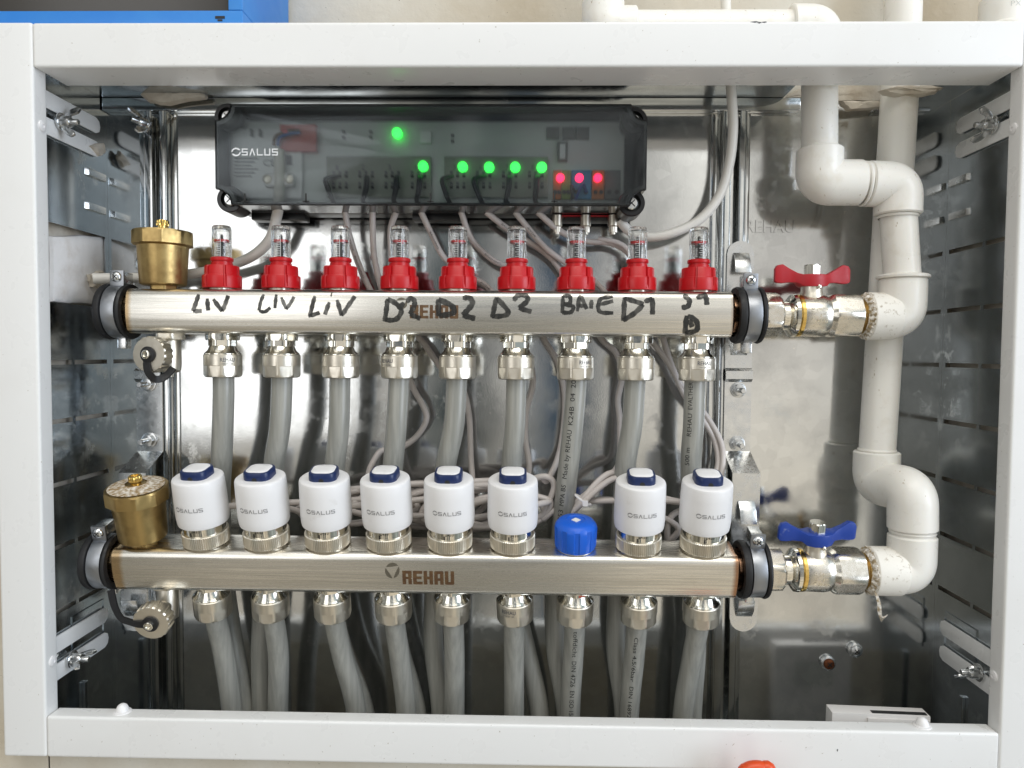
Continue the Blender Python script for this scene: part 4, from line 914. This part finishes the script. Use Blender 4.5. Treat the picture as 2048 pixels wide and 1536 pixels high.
MB().tube([at(566, 264, YT-14), at(576, 263, YT-14)], 1.8, 8).build('wire', 'wire_red', cb)
MB().tube(catmull([at(1150, 384, YT-4), at(1142, 372, YT-12), at(1146, 398, YT-10)], 6), 1.4, 8).build('wire', 'wire_black', cb)
MB().tube(catmull([at(1172, 384, YT-4), at(1164, 370, YT-12), at(1150, 400, YT-10)], 6), 1.4, 8).build('wire', 'wire_blue', cb)
lg = MB(); q = at(463, 311, YF); q2 = at(558, 311, YF); salus_letters(lg, q2.x-q.x, 6.2, lambda u, v: Vector((q.x+u, YF-.15, q.z+v)), .1); lg.build('printed_lettering', 'white_ink', cb, smooth=0)
ar = MB()
for px in (490, 612, 861, 1109):
    q = at(px, 407, YF); ar.box(q.x-.7, q.x+.7, YF-.3, YF-.1, q.z, q.z+9); ar.box(q.x-3, q.x+3, YF-.3, YF-.1, q.z+1.2, q.z+2.4)
ar.build('arrow_mark', 'ink', cb, smooth=0)
for px in (1114, 1171, 1226):
    q = at(px, 448, -30); MB().lathe([(5, 8), (5, -2), (4, -3), (4, -8), (2.6, -8.2), (2.6, -10)], 30, Matrix.Translation(q), lambda a, r, z: r-(.4 if r < 4.6 and r > 3 and int(a*6) % 2 else 0)).build('antenna_socket', 'nickel', cb)
q = at(1160, 432, -34); MB().box(q.x-24, q.x+32, -30, -22, zb-1.6, zb-.3).build('red_strip', 'red_paint', cb, .3)  # thin red strip under the box, behind the sockets

# ------------------------------------------------------------------ cables
CR = 2.95
def cable(pts, r, label, mat='cable_sheath', group='actuator cables', k=8, text=None):
    path = catmull([at(*p) for p in pts], k); o = MB().tube(path, r, 12).build('cable', mat); tag(o, label, 'cable', group)
    if text:
        mb = MB()
        for st, f0_, ln in text:
            cum = [0]
            for i in range(1, len(path)): cum.append(cum[-1]+(path[i]-path[i-1]).length)
            pipe_text(mb, path, r, st, cum[-1]*f0_, ln, 1.7, 0, False)
        mb.build('printed_lettering', 'ink', o, smooth=0)
    return o
def loops(cx, cy_, rx, ry, n, Y, seed, ph=0.):
    rnd = random.Random(seed); out = []
    for i in range(n*7):
        a = ph+2*PI*i/7; j = 1+rnd.uniform(-.13, .13); out.append((cx+rx*j*cos(a), cy_+ry*j*sin(a)-.12*(rx*cos(a)), Y+rnd.uniform(-5, 5)))
    return out
end = lambda i, py=1016: (PU[i]*0+[402, 528, 653, 778, 902, 1026, 1150, 1278, 1406][i], py, YL-2)
B1 = -22.
cable([(690, 424, -36), (700, 475, -30), (722, 540, -25), (752, 598, B1), (800, 648, B1), (842, 680, B1), (882, 735, B1), (922, 772, B1), (938, 830, B1), (942, 920, -26), (950, 990, -34)] + loops(880, 1010, 105, 42, 1, -38, 1, .4) + [(700, 1000, -42), (560, 1006, -52), end(0)], CR, 'grey cable looping from the control box to the leftmost actuator', text=[('AVDE   BAOHING', .03, 40)])
cable([(745, 424, -36), (747, 500, -30), (757, 556, -25), (770, 600, B1), (800, 690, B1), (824, 770, B1), (846, 812, B1), (852, 842, B1), (828, 878, B1), (788, 902, -24), (762, 902, -24), (742, 932, -30), (715, 985, -36)] + loops(720, 1012, 115, 34, 2, -40, 2, 3.3) + [(590, 1020, -50), end(1)], CR, 'grey cable looping from the control box to the second actuator')
cable([(792, 424, -36), (781, 462, -30), (786, 530, -26), (798, 600, B1), (796, 700, B1), (792, 800, B1), (786, 900, -26), (800, 980, -36)] + loops(790, 1000, 90, 30, 1, -44, 3, 1.) + [end(2)], CR, 'grey cable looping from the control box to the third actuator')
cable([(842, 424, -36), (864, 470, -30), (888, 515, -26), (930, 548, B1), (972, 572, B1), (1010, 620, B1), (1048, 700, B1), (1066, 760, B1), (1052, 825, B1), (1051, 880, B1), (1058, 940, -26), (1040, 1000, -36)] + loops(930, 1004, 130, 36, 2, -42, 4, .3) + [(850, 1030, -50), end(3)], CR, 'grey cable looping from the control box to the fourth actuator', text=[('BAOHING', .02, 18), ('AVDE', .09, 12)])
cable([(922, 424, -36), (944, 480, -30), (985, 520, -26), (1030, 545, B1), (1062, 620, B1), (1088, 678, B1), (1115, 725, B1), (1130, 800, B1), (1120, 900, -24), (1095, 960, -40), (1076, 955, -46), (1000, 985, -40)] + loops(960, 1015, 110, 40, 2, -46, 5, .2) + [end(4)], CR, 'grey cable looping from the control box to the fifth actuator', text=[('BAOHING', .05, 18)])
cable([(972, 424, -36), (1012, 455, -30), (1052, 480, -26), (1105, 520, B1), (1150, 590, B1), (1200, 674, B1), (1232, 706, B1), (1244, 750, B1), (1236, 800, B1), (1240, 850, B1), (1236, 930, -30), (1200, 962, -42), (1160, 998, -50), (1110, 1020, -48), (1085, 1036, -46), (1108, 975, -48), (1092, 953, -50), (1062, 968, -44)] + loops(1010, 1022, 88, 32, 2, -48, 6, .6) + [end(5)], CR, 'grey cable looping from the control box to the sixth actuator', text=[('BAOHING', .02, 18)])
cable([(1030, 424, -36), (1085, 490, -30), (1130, 525, -26), (1186, 560, B1), (1240, 620, B1), (1302, 682, B1), (1342, 735, B1), (1370, 792, B1), (1402, 835, B1), (1430, 885, B1), (1434, 940, -30), (1400, 1000, -42), (1352, 1002, -48), (1300, 985, -48), (1225, 945, -50), (1162, 1002, -54), (1142, 1032, -50), (1160, 1010, -56), (1234, 956, -56), end(7)], CR, 'grey cable tied in a bundle beside the blue cap, for the actuator right of it', text=[('AVDE', .03, 12)])
cable([(1075, 424, -36), (1120, 462, -30), (1170, 482, -26), (1220, 486, B1), (1258, 508, B1), (1300, 570, B1), (1330, 690, B1), (1356, 760, B1), (1388, 800, B1), (1424, 850, B1), (1444, 895, -26), (1442, 950, -34), (1420, 1000, -40), (1345, 1030, -46), (1336, 1080, -44), (1352, 1050, -48), (1240, 1002, -44), (1165, 1004, -46), (1230, 1001, -50), (1350, 1003, -54), end(8)], CR, 'grey cable swinging past the right bracket to the rightmost actuator')
cable([(1196, 478, -24), (1236, 486, -26), (1258, 505, -28), (1270, 545, -26), (1276, 600, B1)], CR*.9, 'short thin grey sensor cable dropping behind the eighth flow meter', group='sensor cables')
cable([(558, 300, YT-11), (560, 345, YT-10.5), (559, 395, YT-9), (554, 430, -38), (540, 478, -32), (505, 512, -28), (455, 532, -26), (390, 547, -26), (300, 555, -30), (240, 556, -34), (186, 557, -44)], 5.0, 'thick white mains cable curving from the box to the hole in the left wall', 'white_cable', 'mains cables')
cable([(1238, 440, -30), (1262, 464, -28), (1300, 474, -28), (1345, 466, -30), (1398, 440, -32), (1438, 392, -34), (1458, 330, -36), (1466, 260, -38), (1463, 190, -40), (1456, 100, -42), (1452, 20, -44), (1450, -60, -44)], 4.6, 'thick white cable leaving the box and rising out of the cabinet top', 'white_cable', 'mains cables')
tie = MB(); c = at(1166, 1000, -58); tie.tube([c+Vector((9*cos(a)*.8, 8*sin(a), 11*cos(a)*.3+9*sin(a)*0-8*cos(a))) for a in np.linspace(0, 2*PI, 22)], 1.1, 8); tie.box(c.x-1, c.x+4, c.y-9, c.y-5, c.z-4, c.z+1)
tag(tie.build('cable_tie', 'white_plastic'), 'white cable tie around the bundle above the blue cap', 'cable tie')

# ------------------------------------------------------------------ plaster hole in the left wall, putty, broken plaster
def lump(name, pts, mp, th, label, cat, mat='plaster', seed=1):
    rnd = random.Random(seed); mb = MB(); P = []
    for i in range(len(pts)):
        a, b = pts[i], pts[(i+1) % len(pts)]
        for k in range(4): P.append((a[0]+(b[0]-a[0])*k/4+rnd.uniform(-2, 2), a[1]+(b[1]-a[1])*k/4+rnd.uniform(-2, 2)))
    cx = sum(p[0] for p in P)/len(P); cy_ = sum(p[1] for p in P)/len(P)
    mb.rings([[mp(cx+(p[0]-cx)*k, cy_+(p[1]-cy_)*k, h+rnd.uniform(-.6, .6)*(h > 0)) for p in P] for k, h in ((1, 0), (.97, th*.6), (.86, th), (.5, th*1.1), (.1, th*1.1))])
    return tag(mb.build(name, mat), label, cat)
lump('plaster_fill', [(98, 472), (214, 470), (216, 612), (98, 606)], lambda a, b, h: atx(a, b, XL-8)+Vector((h, 0, 0)), 5, 'smeared white plaster filling the hole in the left cabinet wall', 'plaster', 'white_filler', 3)
lump('plaster_chunk', [(172, 548), (200, 540), (206, 560), (206, 580), (180, 572)], lambda a, b, h: atx(a, b, XL-2)+Vector((h, 0, 0)), 4, 'crumbling plaster ring around the mains cable in the left wall', 'plaster', 'plaster', 5)
lump('putty', [(270, 178), (330, 178), (412, 186), (416, 198), (340, 212), (300, 206)], lambda a, b, h: at(a, b, -14)+Vector((0, -h, 0)), 7, 'beige putty smeared at the ceiling above the left rail', 'putty', 'plaster', 6)
lump('putty', [(178, 290), (203, 286), (210, 304), (196, 312)], lambda a, b, h: atx(a, b, XL+3)+Vector((h, 0, 0)), 3, 'small beige putty lump at the end of the upper left tab', 'putty', 'plaster', 8)
lump('broken_plaster', [(1570, 196), (1600, 176), (1770, 170), (1772, 206), (1668, 206), (1600, 200)], lambda a, b, h: at(a, b, -1)+Vector((0, -h, 0)), 4, 'cracked beige plaster showing behind the two white pipes', 'plaster', 'plaster', 9)
lump('broken_plaster', [(1672, 205), (1764, 206), (1762, 219), (1690, 222)], lambda a, b, h: at(a, b, -10)+Vector((0, -h, 0)), 6, 'torn plaster edge lying on the flange between the white pipes', 'plaster', 'plaster', 10)
lump('plaster_collar', [(1754, 184), (1790, 176), (1880, 178), (1870, 190), (1820, 196), (1765, 192)], lambda a, b, h: at(a, b, YB-12)+Vector((0, -h, 0)), 8, 'plaster collar around the right white pipe where it enters', 'plaster', 'plaster', 11)

# ------------------------------------------------------------------ things around
q0 = at(-260, 42, -120); bx1 = at(484, 42, -120).x
bc = thing('blue_case', 'bright blue case with dark front resting on the frame top', 'case', (bx1-180, -60, 272.2))
x1 = bx1; L_ = 460; zc = 272.4
sh = MB().box(x1-L_, x1, -119, -1, zc, zc+11); sh.box(x1-12, x1, -119, -1, zc+11.1, zc+110); sh.box(x1-L_, x1-12.1, -110, -1, zc+11.1, zc+110)
sh.v = [v-Vector((bx1-180, -60, 272.2)) for v in sh.v]; sh.build('shell', 'blue_case', bc, 1.2, 3)
dp_ = MB().box(x1-L_, x1-12.4, -116, -110.2, zc+11.8, zc+110); dp_.v = [v-Vector((bx1-180, -60, 272.2)) for v in dp_.v]; dp_.build('front_panel', 'dark_panel', bc, .8)
mkb = MB(); qq = at(440, 35, -119.2)-Vector((bx1-180, -60, 272.2)); mkb.box(qq.x-4, qq.x+4, qq.y-.2, qq.y, qq.z-1, qq.z+1.2).box(qq.x-2, qq.x+2, qq.y-.2, qq.y, qq.z-3, qq.z-1.6); mkb.build('small_mark', 'ink', bc)
bxm = thing('paper_box', 'small white cardboard box standing on the cabinet floor', 'box', (0, 0, ZB))
pa_, pb_ = at(1656, 1425, -74), at(1845, 1425, -74); Mb = Matrix.Translation((pa_.x, -83, 0)) @ Matrix.Rotation(R(-3), 4, 'Z')
wd_ = pb_.x-pa_.x; h_ = at(1700, 1410, -68).z-ZB
MB().box(0, wd_, 0, 16, .2, h_, Mb).build('carton', 'cardboard', bxm, .5)
MB().box(wd_*.36, wd_-1, -1.4, -.1, .2, h_-3, Mb).build('flap', 'cardboard', bxm, .3)
MB().box(wd_*.42, wd_*.98, 2, 7, h_+.1, h_+.5, Mb).build('open_seam', 'ink', bxm)
lb = MB().box(wd_*.25, wd_*.75, 16.1, 16.4, h_-46, h_-18, Mb); lb.build('label', 'label_paper', bxm)
for px, py, mt, lab in ((1655, 1325, 'rust', 'rusty brown cross head screw in the lower back panel'), (1709, 1299, 'zinc_plate', 'bright cross head screw in the lower back panel')):
    t = thing('screw', lab, 'screw', at(px, py, -1), (0, 0, 0), 'screws in the back panel'); Ms = axis_M((0, 0, 0), (0, -1, 0))
    MB().lathe([(7.4, -.5), (7.4, 2.4), (6.4, 3)], 28, Ms).build('washer', 'zinc_plate', t); MB().lathe([(5.4, 3), (5.2, 4.6), (3.6, 5.6), (.2, 6)], 26, Ms).build('head', mt, t)
    cm = MB(); cross(cm, Ms, 3, 1, 5.5, .5); cm.build('recess', 'ink', t)
oh = thing('orange_handle', 'orange plastic handle poking up in front of the bottom rail', 'handle', at(1514, 1560, -150))
tp_ = at(1514, 1523, -150)-at(1514, 1560, -150)
MB().tube(catmull([Vector((-11, 0, tp_.z-90)), Vector((-11, 0, tp_.z-18)), Vector((-8, 0, tp_.z-7)), Vector((4, 0, tp_.z-5.5)), Vector((11, 0, tp_.z-14)), Vector((12, 0, tp_.z-90))], 8), 5.5, 16).build('grip', 'orange_plastic', oh)
